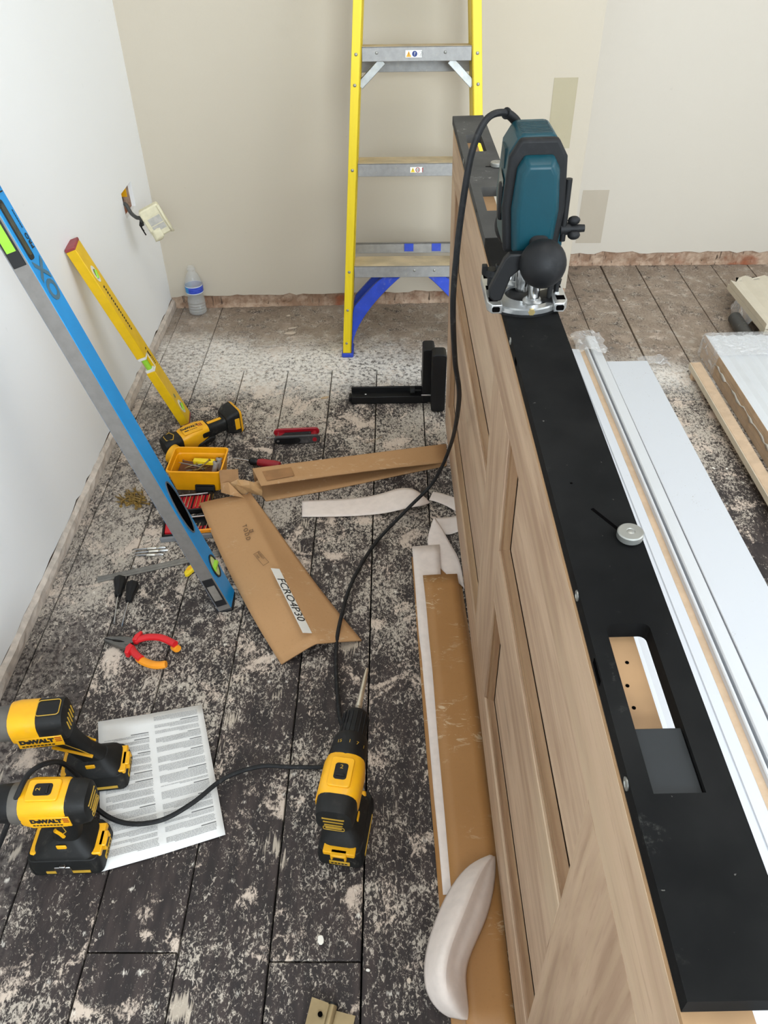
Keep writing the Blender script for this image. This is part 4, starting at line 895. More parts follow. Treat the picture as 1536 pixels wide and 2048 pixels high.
tag(mb.build('body_print', M_grey, lf, smooth=False), None, None, None, 'stuff'); mh.build('heading_print', M_bold, lf, smooth=False)
# ---------------------------------------------------------------- boards on the right
M_mdf = P('white_primed_board', (204, 206, 208), .42, var=.02, scale=8, dust=.06, dustcol=(150, 140, 130)); M_raw = P('raw_fibreboard', (192, 166, 138), .8, var=.08, scale=30, dust=.25, dustcol=(222, 208, 188)); M_crm = P('cream_primed_board', (206, 196, 176), .5, var=.03)
def specky(name, col):
    m, b, t, v = base(name, .40); o = t.mix(t.math('MULTIPLY', t.math('MULTIPLY', t.ramp(t.noise(v, 230, 2), .70, .74), t.ramp(t.noise(v, 6, 3), .5, .62)), .7), s2l(col), s2l((128, 104, 74)))
    k = t.math('MULTIPLY', t.ramp(t.noise(t.mapping(v, (30, 12, 30)), 2, 5, .7, 1.), .66, .74), .25); o = t.mix(k, o, s2l((150, 146, 140))); t.link(o, b.inputs['Base Color']); return m
M_spk = specky('speckled_white_board', (202, 205, 210))
def along(name, mat, cat, label, far, near_dx, sec, y1=-.3, part='board'):
    """length of moulding: section (x, z) swept from the far end towards the camera"""
    root = thing(name, label, cat, (far.x, far.y, 0), (0, 0, near_dx))
    MB().loft([[(x, 0, z) for x, z in sec], [(x, -(far.y - y1), z) for x, z in sec]]).build(part, mat, root, bevel=.0006, seg=1, smooth=False); return root
f1 = fl(1145, 695, .02)
TILT = R(1.25)
ar = along('skirting_board', M_spk, 'moulding', 'moulded white primed skirting nearest the black jig on the floor', Vector((.540, 2.27, 0)), TILT,
      [(.0, 0), (.083, 0), (.083, .018), (.080, .022), (.073, .022), (.071, .018), (.070, .0150), (.055, .0150), (.053, .018), (.0295, .020), (.0285, .0165), (.0265, .0165), (.0255, .020), (.004, .020), (.0, .018)])
part_label(MB().box((.0550, -2.55, .0147), (.0702, -.001, .0157)).build('unprimed_strip', M_raw, ar, smooth=False), 'brown unprimed strip')
part_label(MB().tube([(.0765, -2.55, .0212), (.0765, -.001, .0212)], .0045, 10).build('bead', M_mdf, ar), 'bright white bead')
a2 = along('skirting_board', M_mdf, 'moulding', 'narrow white board between the beaded skirting and the wide white board', Vector((.628, 2.355, 0)), TILT, [(.0, 0), (.031, 0), (.031, .019), (.003, .021), (.0, .018)])
a4 = along('architrave', M_spk, 'moulding', 'white moulded board hidden under the jig, seen only through the jig opening', Vector((.408, 1.95, 0)), TILT, [(.0, 0), (.112, 0), (.112, .016), (.108, .019), (.100, .015), (.092, .0135), (.084, .018), (.078, .0175), (.072, .0165), (.066, .0185), (.002, .019), (.0, .017)])
a3 = along('wide_board', M_spk, 'board', 'wide flat white board speckled with sawdust on the right', Vector((.6625, 2.19, 0)), R(1.45), [(.0, 0), (.128, 0), (.128, .019), (.126, .0200), (.002, .0200), (.0, .019)])
# strip showing its raw back
sv = along('moulding_strip', M_raw, 'moulding', 'thin fibreboard strip lying raw face up left of the plastic wrapped pack', Vector((.904, 2.145, .0)), R(.6), [(.0, .022), (.0045, .022), (.0045, .030), (.029, .030), (.030, .034), (.034, .034), (.034, .022), (.034, .038), (.0, .038)][:0] or [(.0, .022), (.033, .022), (.033, .040), (.031, .0415), (.007, .0395), (.004, .0415), (.0, .040)])
part_label(MB().box((-.0015, -2.44, .022), (.0, 0, .040)).build('primed_face', M_crm, sv, smooth=False), 'cream primed edge')
for y in (-.02, -.9, -1.8): MB().box((.002, y - .02, 0), (.030, y + .0, .022)).build('packer', M_raw, sv, smooth=False)
# pack of fluted boards in plastic wrap
def fluted(w, n, z0, d=.0045):
    s = [(0, z0)]; out = []
    for i in range(n * 6 + 1):
        x = w * i / (n * 6); k = (i % 6)
        out.append((x, z0 + .018 - (d if k in (2, 3, 4) else (d * .5 if k in (1, 5) else 0))))
    return [(0, z0), (w, z0)] + out[::-1]
pk = thing('moulding_pack', 'stack of white fluted boards in clear plastic wrap at the right edge', 'moulding pack', (.975, 2.255, 0), (0, 0, R(.6)))
WP = .215
for k in range(4):
    o = MB().loft([[(x, -.0, z) for x, z in fluted(WP, 5, .0005 + k * .0186)], [(x, -2.3, z) for x, z in fluted(WP, 5, .0005 + k * .0186)]]).build('fluted_board', M_mdf, pk, smooth=False)
    part_label(MB().box((-.0008, -2.3, .001 + k * .0186), (0, -.001, .0183 + k * .0186)).build('raw_edge', M_raw, o, smooth=False), 'raw brown board edge')
def film():
    m, b, t, v = base('clear_film', .16); b.inputs['Base Color'].default_value = (.92, .92, .93, 1)
    k = t.math('ADD', t.math('MULTIPLY', t.ramp(t.noise(v, 34, 4, .6, 1), .5, .75), .45), .28); t.link(k, b.inputs['Alpha']); t.bump(t.noise(v, 40, 4, .6, 1.2), .8, .006, b); return m
M_film = film()
q = random.Random(4); rows = []
for i, y in enumerate((-.135, -.10, -.06, -.02, .006, .010)):
    j = lambda s=.002: q.uniform(-s, s)
    r = [(-.0025 - .003 * (i > 2) + j(.001), y, .002), (-.004 + j(.001), y, .030), (-.003 + j(.001), y, .060), (-.001, y, .0768 + j(.001)), (.01, y, .0778 + j(.001)), (.06, y, .0785 + j()), (.12, y, .0785 + j()), (.18, y, .0785 + j()), (WP + .003, y, .077), (WP + .004, y, .03)]
    if i == 5: r = [(x, .012, z * .9) for x, _, z in r]
    rows.append(r)
rows.append([(x + .1 * (.1 - x) * .1, .014, .004) for x, _, z in rows[-1]])
MB().grid(rows).build('plastic_wrap', M_film, pk, smooth=True, ang=80)
rows = []
for i in range(46):
    y = -.13 - i * .045; zz_ = .030 + .006 * math.sin(i * 1.9) + q.uniform(-.003, .003); rows.append([(-.0016, y, .076), (-.0030, y, .05), (-.0022, y, zz_), ])
rows2 = [[(-.0022 + q.uniform(-.0012, 0), -.12 - i * .018, .040 + q.uniform(-.004, .004) + .004 * math.sin(i)), (-.0026, -.12 - i * .018, .047 + q.uniform(-.004, .004))] for i in range(110)]
part_label(MB().grid(rows2).build('torn_wrap_edge', P('white_film_edge', (216, 214, 208), .3), pk, solid=.0004), 'ragged white edge of torn wrap')
p2 = thing('moulding_pack', 'cream fluted boards raised off the floor in the far right corner', 'moulding pack', (1.165, 2.665, 0), (0, 0, R(1.5)))
for k in range(2):
    MB().loft([[(x, 0 - .035 * (x < .03) - .012 * k, z) for x, z in fluted(.26, 4, .052 + k * .0186, .007)], [(x, -.37, z) for x, z in fluted(.26, 4, .052 + k * .0186, .007)]]).build('fluted_board', M_crm, p2, smooth=False)
for y in (-.16, -.33): MB().box((.02, y - .03, 0), (.24, y + .03, .0525)).build('bearer', M_raw, p2, smooth=False)
MB().grid([[(-.002, -.13 - .05 * i, .055), (-.012 + q.uniform(-.004, .004), -.12 - .05 * i, .030), (-.008, -.14 - .05 * i, .004 + .008 * i)] for i in range(4)]).build('wrap_scrap', M_film, p2)
pp_ = thing('waste_pipe', 'dark grey plastic pipe lying on the floor below the cream boards', 'pipe', (1.150, 2.470, .0215), (0, 0, R(-1)))
MB().lathe([(.0215, 0), (.0215, .185), (.019, .185), (.019, 0)], 28, frame((1, 0, 0), (0, 0, 1), (0, 0, 0))).build('tube', P('grey_pipe', (62, 62, 60), .5, var=.1, dust=.4), pp_)
MB().cyl((0, -.003, 0), (0, -.002, 0), .0190, n=24).build('pipe_bore', M_dark, pp_)
q = random.Random(12)
fs = thing('plastic_scrap', 'crumpled clear plastic wrap on the far end of the skirting', 'plastic wrap', (.578, 2.245, .0285))
MB().grid([[(.016 * i + q.uniform(-.006, .006), .026 * j - .02 + q.uniform(-.008, .008), .004 + q.uniform(0, .016) * (0 < i < 5)) for i in range(7)] for j in range(6)]).build('film', M_film, fs)
fs2 = thing('plastic_scrap', 'wisp of clear plastic at the far end of the wide white board', 'plastic wrap', (.775, 2.20, .003))
MB().grid([[(.018 * i + q.uniform(-.005, .005), .022 * j - .02 + q.uniform(-.006, .006), q.uniform(0, .016) * (0 < i < 5)) for i in range(6)] for j in range(4)]).build('film', M_film, fs2)
# ---------------------------------------------------------------- yellow tub of oddments
pf = [fl(352, 984), fl(441, 981)]; M_tub = P('yellow_tub_plastic', (240, 164, 10), .38, var=.04)
tb = thing('storage_tub', 'open yellow plastic tub of screws and plugs behind the cardboard', 'tub', (pf[0] + pf[1]) / 2 + Vector((0, .048, 0)), (0, 0, R(-2)))
TW, TD, THt = .118, .088, .066
def rr(w, d, z, r=.010): return [(x, y, z) for x, y in rrect(w, d, r, 5)]
MB().loft([rr(TW, TD, 0), rr(TW + .020, TD + .016, THt - .004), rr(TW + .024, TD + .020, THt - .004), rr(TW + .024, TD + .020, THt), rr(TW + .016, TD + .012, THt), rr(TW + .014, TD + .010, THt - .016), rr(TW + .010, TD + .006, THt - .018), rr(TW - .004, TD - .004, .003)]).build('tub', M_tub, tb, bevel=.0006, seg=1)
M_brassy = P('yellow_zinc', (138, 112, 60), .45, .5, var=.2); M_rst = P('rusty_steel', (112, 78, 58), .6, .4, var=.2); M_gz = P('grey_zinc', (140, 136, 128), .45, .7, var=.15)
Mtb = Matrix.Translation(tb.location) @ Matrix.Rotation(R(-2), 4, 'Z')
def screw(name, label, p, d, L, mat, grp=None, head=True, cat='screw', r=.0018):
    d = Vector(d).normalized(); root = thing(name, label, cat, p, frame(d, (0, 0, 1) if abs(d.z) < .9 else (0, 1, 0)).to_3x3(), grp)
    MB().tube([(0, 0, 0), (L * .12, 0, 0), (L * .97, 0, 0), (L, 0, 0)], [.0003, r * .85, r, r], 7).build('shank', mat, root)
    if head: MB().tube([(L - .003, 0, 0), (L, 0, 0), (L + .0008, 0, 0)], [r, r * 2.2, r * 1.9], 10).build('head', mat, root)
    return root
q = random.Random(17)
for i in range(14):
    a = q.uniform(-.6, .6) + 3.14159 * (i % 2); p = Mtb @ Vector((q.uniform(-.030, .012) - .017 * math.cos(a), q.uniform(-.020, .022) - .017 * math.sin(a), .027 + .0018 * i))
    screw('loose_screw', 'assorted small screw lying in the yellow tub', p, (math.cos(a), math.sin(a), q.uniform(-.05, .05)), q.uniform(.026, .036), [M_brassy, M_rst, M_gz][i % 3], 'oddments in the yellow tub')
p = Mtb @ Vector((-.052, .004, .052)); screw('long_screw', 'longest steel screw lying across the yellow tub', p, (1, -.25, -.05), .062, M_gz, None)
p = Mtb @ Vector((.002, -.022, .048)); screw('wood_screw', 'brass coloured screw propped up in the yellow tub', p, (.62, .66, .26), .042, M_brassy, None)
yb = thing('wall_plug', 'yellow plastic plug strip in the yellow tub', 'wall plug', Mtb @ Vector((.012, .012, .050)), (0, 0, R(-6)))
MB().box((-.028, -.007, -.006), (.028, .007, .006)).build('plug_body', M_yel, yb, bevel=.002); MB().box((-.030, -.0015, -.004), (-.026, .0015, .004)).build('plug_slot', M_dark, yb)
for k, (x, y) in enumerate(((.043, -.004), (.050, .012))):
    g_ = thing('wall_plug', ('grey rounded fitting in the right end of the yellow tub', 'second grey fitting against the right wall of the yellow tub')[k], 'wall plug', Mtb @ Vector((x, y, .044)), (0, R(25), R(50 + 30 * k)))
    MB().lathe([(.0045, -.016), (.0065, -.012), (.0065, .010), (.0085, .011), (.0085, .015), (.004, .016)], 14).build('fitting_body', P('grey_fitting', (146, 142, 136), .5), g_); MB().cyl((0, 0, .0158), (0, 0, .0164), .003, n=10).build('fitting_hole', M_dark, g_)
MBf = MB().prism([p[:2] for p in rr(TW - .002, TD - .002, 0, .012)], .0032, .026); 
tag(MBf.build('oddment_fill', M_rst, tb, smooth=False), None, None, None, 'stuff')
# small black cassette leaning on the tub
cs_ = thing('bit_cassette', 'small black bit cassette leaning on the front of the yellow tub', 'bit holder', fl(412, 984, .0), (R(-18), 0, R(-2)))
MB().prism(rrect(.050, .020, .003, 3, 0, .012), -.008, .002, ax=1).build('case_shell', M_blk, cs_, bevel=.001); MB().box((-.020, -.0085, .018), (.022, -.0075, .0195)).build('case_seam', M_dark, cs_, smooth=False)
# ---------------------------------------------------------------- open drill bit set
M_rtray = P('red_plastic', (186, 22, 34), .4, var=.1); ang = R(8)
ds = thing('drill_bit_set', 'open black drill bit case with red trays under the cardboard edge', 'drill bit set', fl(378, 1034), (0, 0, ang))
wb, db = .116, .066
for y0, nm in ((.010, 'lid_half'), (-.078, 'base_half')):
    hf = MB().box((-wb / 2, y0, 0), (wb / 2, y0 + db, .006)).box((-wb / 2, y0, 0), (wb / 2, y0 + .005, .0145)).box((-wb / 2, y0 + db - .005, 0), (wb / 2, y0 + db, .0145)).box((-wb / 2, y0, 0), (-wb / 2 + .005, y0 + db, .0145)).box((wb / 2 - .005, y0, 0), (wb / 2, y0 + db, .0145)).build(nm, M_blk, ds, bevel=.001, seg=1)
    MB().box((-wb / 2 + .006, y0 + .006, .006), (wb / 2 - .006, y0 + db - .030 * (y0 < 0) - .006, .0095)).box((-wb / 2 + .006, y0 + .012, .006), (-wb / 2 + .030, y0 + db - .006, .0135)).build('red_tray', M_rtray, hf, bevel=.001, seg=1)
    for k in range(9):
        x = -wb / 2 + .036 + k * .0095
        MB().tube([(x, y0 + .010, .0125), (x + .006, y0 + .030 + (.026 if y0 > 0 else .006), .0125)], .0012 + .0003 * (k % 4), 8).build('twist_bit', M_chrome if k % 3 else M_blk, hf)
    MB().tube([(-wb / 2 + .012, y0 + db - .008, .0150), (wb / 2 - .012, y0 + db - .006, .0145)], .002, 8).build('long_bit', M_chrome, hf)
MB().box((-wb / 2 - .004, -.086, .0), (wb / 2 + .002, -.0785, .012)).build('grey_lip', P('grey_lip', (120, 122, 124), .4), ds, bevel=.001)
MB().box((-.01, -.0795, .012), (.060, -.074, .022)).build('orange_latch', P('orange_plastic', (236, 146, 20), .4), ds, bevel=.0015)
# ---------------------------------------------------------------- folding key set
mt_c = fl(594, 882); mk = thing('folding_key_set', 'red and black folding hex key set lying closed on the boards', 'hex key set', mt_c, (0, 0, R(4)))
cap2 = lambda w, h, n=10: [(w / 2 - h / 2 + h / 2 * math.cos(a), h / 2 * math.sin(a)) for a in [(-math.pi / 2 + math.pi * k / n) for k in range(n + 1)]] + [(-w / 2 + h / 2 + h / 2 * math.cos(a), h / 2 * math.sin(a)) for a in [(math.pi / 2 + math.pi * k / n) for k in range(n + 1)]]
M_red = P('dark_red_plastic', (150, 16, 30), .42, var=.1, dust=.2); M_dgr = P('dark_grey_plastic', (58, 56, 56), .5, var=.1, dust=.3)
MB().prism([(x, z + .018) for x, z in cap2(.126, .024)], .016, .022, ax=1).build('back_cheek', M_red, mk, bevel=.002); MB().prism([(x + .002, z + .015) for x, z in cap2(.128, .026)], -.016, -.009, ax=1).build('front_cheek', M_dgr, mk, bevel=.002)
MB().prism([(x - .024, z + .014) for x, z in cap2(.070, .020)], -.0175, -.0155, ax=1).build('grip_inlay', M_blk, mk, bevel=.001); MB().prism([(x, z + .011) for x, z in cap2(.116, .016)], -.009, .016, ax=1).build('red_web', M_red, mk, bevel=.001)
for x, m_ in ((-.050, M_chrome), (.050, M_red)): MB().cyl((x, -.0185, .015), (x, .0225, .016), .006 if m_ is M_red else .0035, n=16).build('pivot', m_, mk)
for k in range(4): MB().tube([(-.045 + .004 * k, -.005 + .0055 * k, .020), (.040, -.005 + .0055 * k, .021)], .0022 - .0003 * k, 6).build('hex_key', M_blk, mk)
MB().tube([(-.048, -.008, .020), (-.082, -.004, .019)], .0014, 6).build('hex_key', M_gz, mk)
# ---------------------------------------------------------------- screwdriver by the tub
a, b_ = fl(468, 917, .012), fl(565, 932, .013); d = b_ - a
sd = thing('screwdriver', 'red and black screwdriver half hidden behind the folded cardboard', 'screwdriver', (a.x, a.y, .0125), (0, 0, math.atan2(d.y, d.x)))
Mx = frame((0, 1, 0), (0, 0, 1)); MB().lathe([(.002, 0), (.002, .046)], 10, Mx).build('shaft', M_chrome, sd)
MB().lathe([(.006, .044), (.0105, .050), (.0105, .062), (.0085, .070)], 16, Mx).build('ferrule', M_blk, sd); MB().lathe([(.0085, .068), (.0115, .080), (.012, .115), (.0105, .130), (.006, .133)], 16, Mx).build('handle', M_red, sd)
# ---------------------------------------------------------------- heap of gold screws, every one a thing
q = random.Random(23); c_ = fl(266, 1000)
for i in range(30):
    a = q.gauss(2.35, .38) if i % 5 else q.uniform(0, 3.14); r = .024 * math.sqrt(q.random()); t = q.uniform(0, 6.28)
    p = c_ + Vector((r * math.cos(t) * 1.2, r * math.sin(t), .003 + .0135 * (1 - r / .024) * q.random() + .0002 * i)); L = q.uniform(.044, .056); dd = Vector((-math.cos(a), -math.sin(a), q.uniform(-.05, .14))).normalized()
    p2_ = p - dd * L / 2; p2_.z = max(p2_.z, .0025); 
    if (p2_ + dd * L).z < .0025: dd.z = abs(dd.z)
    screw('wood_screw', 'gold coloured wood screw in the heap left of the blue level', p2_, dd, L, M_brassy, 'heap of gold wood screws', r=.0019)
# ---------------------------------------------------------------- three quick change bits, ruler, bradawls
for k, (x, y, a, L) in enumerate(((300, 1097, 6, .072), (303, 1103, 8, .076), (298, 1110, 4, .066))):
    p = fl(x, y, .004); t_ = thing('driver_bit', ('furthest of the three silver driver bits laid side by side', 'middle of the three silver driver bits laid side by side', 'nearest of the three silver driver bits laid side by side')[k], 'driver bit', p, (0, 0, R(a)), 'silver driver bits')
    Mx = frame((0, 1, 0), (0, 0, 1)); MB().lathe([(.0012, -L / 2), (.0022, -L / 2 + .012), (.0022, -L * .1), (.0036, -L * .08)], 8, Mx).build('bit_tip', M_chrome, t_)
    MB().lathe([(.0036, -L * .08), (.0038, L * .2), (.0030, L * .22)], 10, Mx).build('sleeve', P('nickel_sleeve', (196, 190, 178), .35, .7), t_); MB().lathe([(.0031, L * .22), (.0031, L / 2 - .004), (.0022, L / 2)], 6, Mx).build('hex_shank', M_chrome, t_)
a, b_ = fl(195, 1161), fl(392, 1118); d = b_ - a
ru = thing('steel_ruler', 'steel ruler lying under the blue level pointing at the heap of screws', 'ruler', a + Vector((0, 0, .0006)), (0, 0, math.atan2(d.y, d.x)))
MB().box((0, -.0085, 0), (.30, .0105, .0012)).build('blade', P('brushed_steel', (138, 136, 132), .42, .8, var=.12, scale=60), ru, smooth=False)
mb = MB()
for i in range(148): mb.box((.004 + i * .002, .0102 - (.006 if i % 5 == 0 else .0032), .0012), (.0044 + i * .002, .0102, .00135))
tag(mb.box((.0, -.0012, .0012), (.30, -.0006, .00135)).build('graduations', P('dark_marks', (84, 82, 80), .5), ru, smooth=False), None, None, None, 'stuff')
for k, (pa_, pb_) in enumerate((((241, 1156), (228, 1248)), ((267, 1166), (243, 1254)))):
    A, B = fl(*pa_, .014), fl(*pb_, .004); d = B - A; L = d.length
    aw = thing('bradawl', ('left of two black handled bradawls lying side by side', 'right of two black handled bradawls lying side by side')[k], 'bradawl', A, frame(d.normalized(), (0, 0, 1)).to_3x3(), 'pair of black bradawls')
    Mx = frame((0, 1, 0), (0, 0, 1)); flt = []
    for r_, z in ((.006, -.002), (.0125, .002), (.0135, .010), (.0105, .026), (.0075, .040), (.0085, .046), (.0065, .052)):
        flt.append([(r_ * (1 + .07 * math.cos(6 * a_)) * math.cos(a_), r_ * (1 + .07 * math.cos(6 * a_)) * math.sin(a_), z) for a_ in [2 * math.pi * j / 36 for j in range(36)]])
    MB().loft(flt, M=Mx).build('handle', M_blk, aw); MB().lathe([(.0018, .050), (.0018, L - .008), (.0004, L)], 10, Mx).build('blade', M_chrome, aw)
# ---------------------------------------------------------------- combination pliers
o_ = fl(262, 1294); pe = Vector((1, 0, 0)); pj = fl(217, 1286) - o_; al = math.atan2(-pj.y, -pj.x)
pi_ = thing('pliers', 'red and orange handled combination pliers lying on the floorboards', 'pliers', (o_.x, o_.y, 0), (0, 0, al))
M_pst = P('pliers_steel', (112, 110, 106), .42, .75, var=.15); M_pr = P('pliers_red', (206, 30, 36), .4, var=.06); M_po = P('pliers_orange', (238, 150, 30), .45, var=.05)
for s in (1, -1):
    MB().prism([(-.058, s * .0012), (-.040, s * .0012), (-.034, s * .003), (-.022, s * .003), (-.014, s * .0008), (.004, s * .0006), (.008, s * .013), (-.010, s * .0145), (-.030, s * .0115), (-.052, s * .0055), (-.058, s * .0035)], .004, .014).build('jaw', M_pst, pi_, bevel=.0008, seg=1)
MB().cyl((-.004, 0, .0035), (-.004, 0, .0152), .007, n=20).build('pivot', M_pst, pi_)
def arm(pts, mat, name, r, fl_=.8): return MB().tube([Vector((x, y, .011 + .001 * i)) for i, (x, y) in enumerate(pts)], r, 10, flat=fl_).build(name, mat, pi_)
up_ = cable_pts([(.008, .010, 0), (.030, .020, 0), (.060, .022, 0), (.090, .012, 0), (.106, .004, 0)], 4); dn_ = cable_pts([(.008, -.010, 0), (.026, -.026, 0), (.052, -.040, 0), (.080, -.046, 0), (.102, -.042, 0)], 4)
for pts, tip in ((up_, 12), (dn_, 5)):
    arm([(p.x, p.y) for p in pts[:tip + 3]], M_pr, 'handle', [.0078] * (tip + 3)); arm([(p.x, p.y) for p in pts[tip:]], M_po, 'grip', [.0066, .0085] + [.0088] * (len(pts) - tip - 3) + [.0076])
MB().prism([(.004, .004), (.014, .006), (.016, .030), (.011, .031), (.004, .018)], .003, .020).build('guard', M_pr, pi_, bevel=.002); MB().prism([(.004, -.004), (.014, -.008), (.012, -.030), (.004, -.030), (.0, -.016)], .003, .020).build('guard', M_pr, pi_, bevel=.002)
# ---------------------------------------------------------------- yellow hook shaped tool under the blue level
y0_, y1_ = fl(369, 1154), fl(437, 1108); d = y1_ - y0_
yt = thing('marking_tool', 'yellow plastic tool poking out from under the foot of the blue level', 'marking tool', (y0_.x, y0_.y, .001), (0, 0, math.atan2(d.y, d.x)))
MB().prism([(0, -.004), (.004, .004), (.020, .012), (.075, .014), (.080, .002), (.030, -.004), (.006, -.008)], 0, .010).build('tool_body', M_yel, yt, bevel=.002); MB().box((.012, .001, .0098), (.060, .006, .0108)).build('tool_rib', M_tub, yt)
# ---------------------------------------------------------------- water bottle in the corner
M_glass = bpy.data.materials.new('clear_plastic'); M_glass.use_nodes = True; bb = M_glass.node_tree.nodes['Principled BSDF']
bb.inputs['Base Color'].default_value = (.80, .80, .78, 1); bb.inputs['Roughness'].default_value = .08; bb.inputs['Alpha'].default_value = .16
M_water = bpy.data.materials.new('water'); M_water.use_nodes = True; bb = M_water.node_tree.nodes['Principled BSDF']
bb.inputs['Base Color'].default_value = (.62, .60, .56, 1); bb.inputs['Roughness'].default_value = .05; bb.inputs['Alpha'].default_value = .22
bo = thing('water_bottle', 'clear plastic water bottle with a blue label in the room corner', 'bottle', fl(397, 625) + Vector((0, .0, .001)))
k_ = .031
pr_ = [(.012, .0), (.026, .0), (k_, .005), (k_, .016), (k_ - .003, .020), (k_, .024), (k_ - .003, .030), (k_, .034), (k_ - .003, .040), (k_, .045), (k_ - .002, .055), (k_ - .004, .066), (k_ - .001, .078), (k_ - .001, .106), (k_ - .003, .116), (.022, .136), (.0135, .150), (.0125, .152), (.0125, .158), (.0145, .158), (.0145, .160), (.0115, .161), (.0115, .168)]
MB().lathe(pr_ + [(r - .0008, z) for r, z in pr_[::-1]], 32).build('bottle_shell', M_glass, bo)
MB().lathe([(.001, .002)] + [(r - .0012, max(z, .002)) for r, z in pr_[1:11]] + [(.001, .055)], 32).build('water', M_water, bo)
lbm, b, t, v = base('bottle_label', .4); sp = t.new('ShaderNodeSeparateXYZ'); t.link(v, sp.inputs[0])
o = t.mix(t.ramp(t.noise(t.mapping(v, (1, 1, 4)), 40, 2), .45, .55), s2l((36, 62, 176)), s2l((62, 84, 190))); o = t.mix(t.ramp(sp.outputs[0], -.012, -.016), o, s2l((30, 130, 196))); o = t.mix(t.ramp(sp.outputs[2], .1015, .1035), o, s2l((214, 220, 230))); o = t.mix(t.ramp(sp.outputs[2], .0825, .080), o, s2l((210, 220, 226))); t.link(o, b.inputs['Base Color'])
MB().lathe([(k_ - .0004, .079), (k_ - .0004, .105), (k_ - .0007, .105), (k_ - .0007, .079)], 32).build('label_band', lbm, bo)
# ---------------------------------------------------------------- socket hole with its taped fitting
bx_ = thing('back_box', 'yellow back box set in the hole in the left wall', 'socket box', (XL - .05, (HY0 + HY1) / 2, HZ0))
MB().box((.002, -.054, 0), (.004, .054, .072)).build('rubble_back', M_mas, bx_, smooth=False)
MB().box((.004, -.030, .030), (.012, .046, .070)).box((.004, -.030, .066), (.034, .046, .070)).box((.004, .042, .030), (.034, .046, .070)).build('yellow_box', P('box_yellow', (214, 158, 12), .5, var=.2), bx_, bevel=.001, seg=1)
MB().cyl((.012, .006, .048), (.016, .006, .048), .008, n=14).build('knockout', P('box_orange', (196, 120, 10), .5), bx_)
pcx = [pl(283, 422, 1, 2.285), pl(320, 403, 1, 2.30), pl(339, 458, 1, 2.30), pl(303, 479, 1, 2.285)]
tp = thing('taped_socket', 'socket plate wrapped in masking tape hanging from the wall on its cable', 'socket', sum(pcx, Vector()) / 4)
ex = ((pcx[1] - pcx[0]) + (pcx[2] - pcx[3])).normalized(); eyv = ((pcx[0] - pcx[3]) + (pcx[1] - pcx[2])); wq = (pcx[1] - pcx[0]).length; hq = (pcx[0] - pcx[3]).length
Mq = frame(ex, eyv, (0, 0, 0)); M_tape = P('masking_tape', (214, 206, 176), .6, var=.06, scale=60, bump=.3)
MB().loft([[(x, y, -.016) for x, y in rrect(wq * .9, hq * .9, .004)], [(x, y, -.012) for x, y in rrect(wq * 1.02, hq * 1.02, .006)], [(x, y, .010) for x, y in rrect(wq * 1.02, hq * 1.02, .006)], [(x, y, .014) for x, y in rrect(wq * .92, hq * .92, .006)]], M=Mq).build('taped_box', M_tape, tp)
MB().box((-wq * .30, -hq * .30, .0138), (wq * .34, hq * .18, .0146), Mq).build('plate_face', P('grey_through_tape', (176, 172, 164), .6, var=.1, scale=90), tp, smooth=False)
q = random.Random(9)
MB().grid([[Mq @ Vector((wq * (.40 + .07 * i) + q.uniform(-.002, .002), hq * (-.5 + .25 * j) + q.uniform(-.003, .003), .016 + q.uniform(-.002, .003))) for i in range(3)] for j in range(5)]).build('tape_fold', M_tape, tp, solid=.0008)
MB().grid([[Mq @ Vector((wq * (-.48 + .16 * i) + q.uniform(-.002, .002), hq * (-.56 + .12 * j) + q.uniform(-.003, .003), .017 + q.uniform(-.002, .004))) for i in range(4)] for j in range(4)]).build('tape_fold', M_tape, tp, solid=.0008)
for z in (.22, -.1): MB().box((-wq * .5, hq * z, .0143), (wq * .46, hq * z + .0022, .0153), Mq).build('tape_ridge', M_tape, tp, smooth=False)
cw0 = Vector((XL - .03, 2.345, .462)); cw = cable_pts([cw0, pl(250, 408, 0, XL + .004), pl(262, 426, 0, XL + .02), pl(273, 435, 0, XL + .04), pl(281, 437, 1, 2.29), pl(285, 450, 1, 2.295)], 5)
MB().tube([p - tp.location for p in cw], .0055, 10).build('cable', P('grey_cable', (60, 60, 58), .5), tp)
for a, b_ in (((281, 437), (288, 462)), ((284, 440), (292, 470))): MB().tube([pl(*a, 1, 2.29) - tp.location, (pl(*a, 1, 2.29) + pl(*b_, 1, 2.29)) / 2 + Vector((-.006, -.004, 0)) - tp.location, pl(*b_, 1, 2.292) - tp.location], .002, 8).build('core', M_blk, tp)
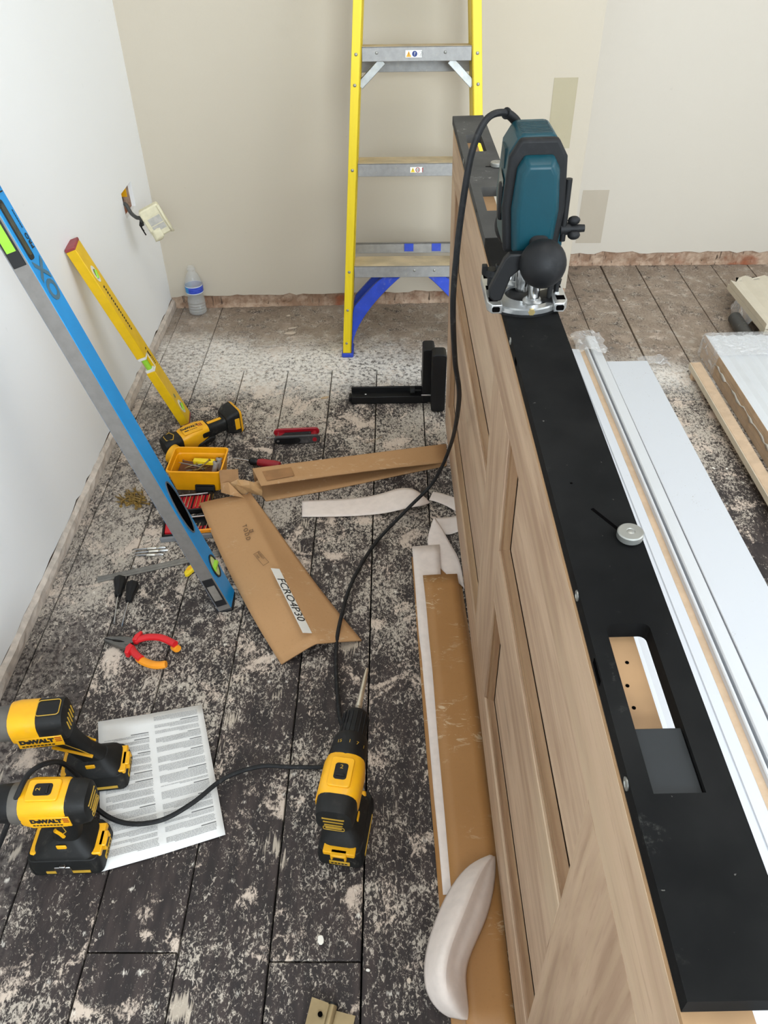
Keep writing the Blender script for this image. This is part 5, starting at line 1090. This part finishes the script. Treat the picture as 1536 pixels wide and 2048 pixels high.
# ---------------------------------------------------------------- hinge at the bottom edge, chips and loose nails
M_ab = P('antique_brass', (150, 132, 98), .42, .6, var=.1)
hg = thing('butt_hinge', 'brass coloured door hinge on the floor at the bottom edge', 'hinge', fl(662, 2034) + Vector((0, 0, .008)), (0, 0, R(-13)))
MB().add([(-.031, -.05, -.003), (-.004, -.05, 0), (-.004, .013, 0), (-.031, .013, .008), (-.031, -.05, -.0005), (-.004, -.05, .0025), (-.004, .013, .0025), (-.031, .013, .0105)], [(0, 3, 2, 1), (4, 5, 6, 7), (0, 1, 5, 4), (1, 2, 6, 5), (2, 3, 7, 6), (3, 0, 4, 7)]).build('leaf', M_ab, hg, smooth=False)
MB().box((.004, -.05, -.006), (.034, .008, -.0035)).build('leaf', M_ab, hg, smooth=False)
MB().cyl((0, -.05, .0), (0, .012, .0), .0062, n=18).build('knuckle', M_ab, hg); MB().cyl((0, .012, .0), (0, .0145, .0), .0075, n=18).build('pin_cap', M_blk, hg)
MB().cyl((-.014, -.004, .0045), (-.014, -.004, .0067), .0035, n=14).build('screw_hole', M_dark, hg)
M_chip = P('plaster_chip', (196, 180, 162), .9, var=.06); M_wchip = P('white_chip', (226, 220, 208), .85, var=.05)
def chip(label, px, py, w, d, rz, mat, grp=None, seed=0, th=.0022):
    q = random.Random(seed + int(px * 7 + py)); n = 9
    poly = [(w / 2 * math.cos(2 * math.pi * k / n) * q.uniform(.72, 1.1), d / 2 * math.sin(2 * math.pi * k / n) * q.uniform(.72, 1.1)) for k in range(n)]
    o = MB().prism(poly, 0, th).build('plaster_flake', mat, bevel=.0006, seg=1); o.location = fl(px, py) + Vector((0, 0, .0004)); o.rotation_euler = (0, 0, R(rz)); tag(o, label, 'flake', grp)
chip('larger pale plaster flake near the ladder foot', 580, 667, .046, .022, 5, M_chip); chip('pale plaster flake just behind the larger one near the ladder', 584, 657, .034, .010, 12, M_chip); chip('pale plaster flake nearest the back wall', 577, 632, .018, .010, 25, M_chip)
chip('tan scrap of board between the ladder and the key set', 650, 796, .028, .012, 20, P('tan_scrap', (178, 152, 118), .8)); chip('pointed white flake in front of the standing drill', 641, 1880, .012, .018, 10, M_wchip)
for k, (x, y) in enumerate(((1495, 1065), (1453, 938), (1427, 937), (1392, 871), (352, 1074), (362, 722), (330, 750), (1247, 601), (736, 1941), (818, 1962))):
    chip('small pale flake lying loose on the floorboards', x, y, q.uniform(.006, .013), q.uniform(.005, .009), q.uniform(0, 180), M_wchip if k % 3 else M_chip, 'loose plaster flakes')
screw('loose_nail', 'loose nail lying left of the angle grinder', fl(316, 846, .0015), (1, -.25, 0), .034, M_gz, None, cat='nail', r=.0012)
screw('loose_nail', 'long thin wire nail on the boards right of the key set', fl(732, 886, .0015), (.75, .5, 0), .052, P('pale_wire', (150, 132, 108), .6), None, cat='nail', r=.0009)
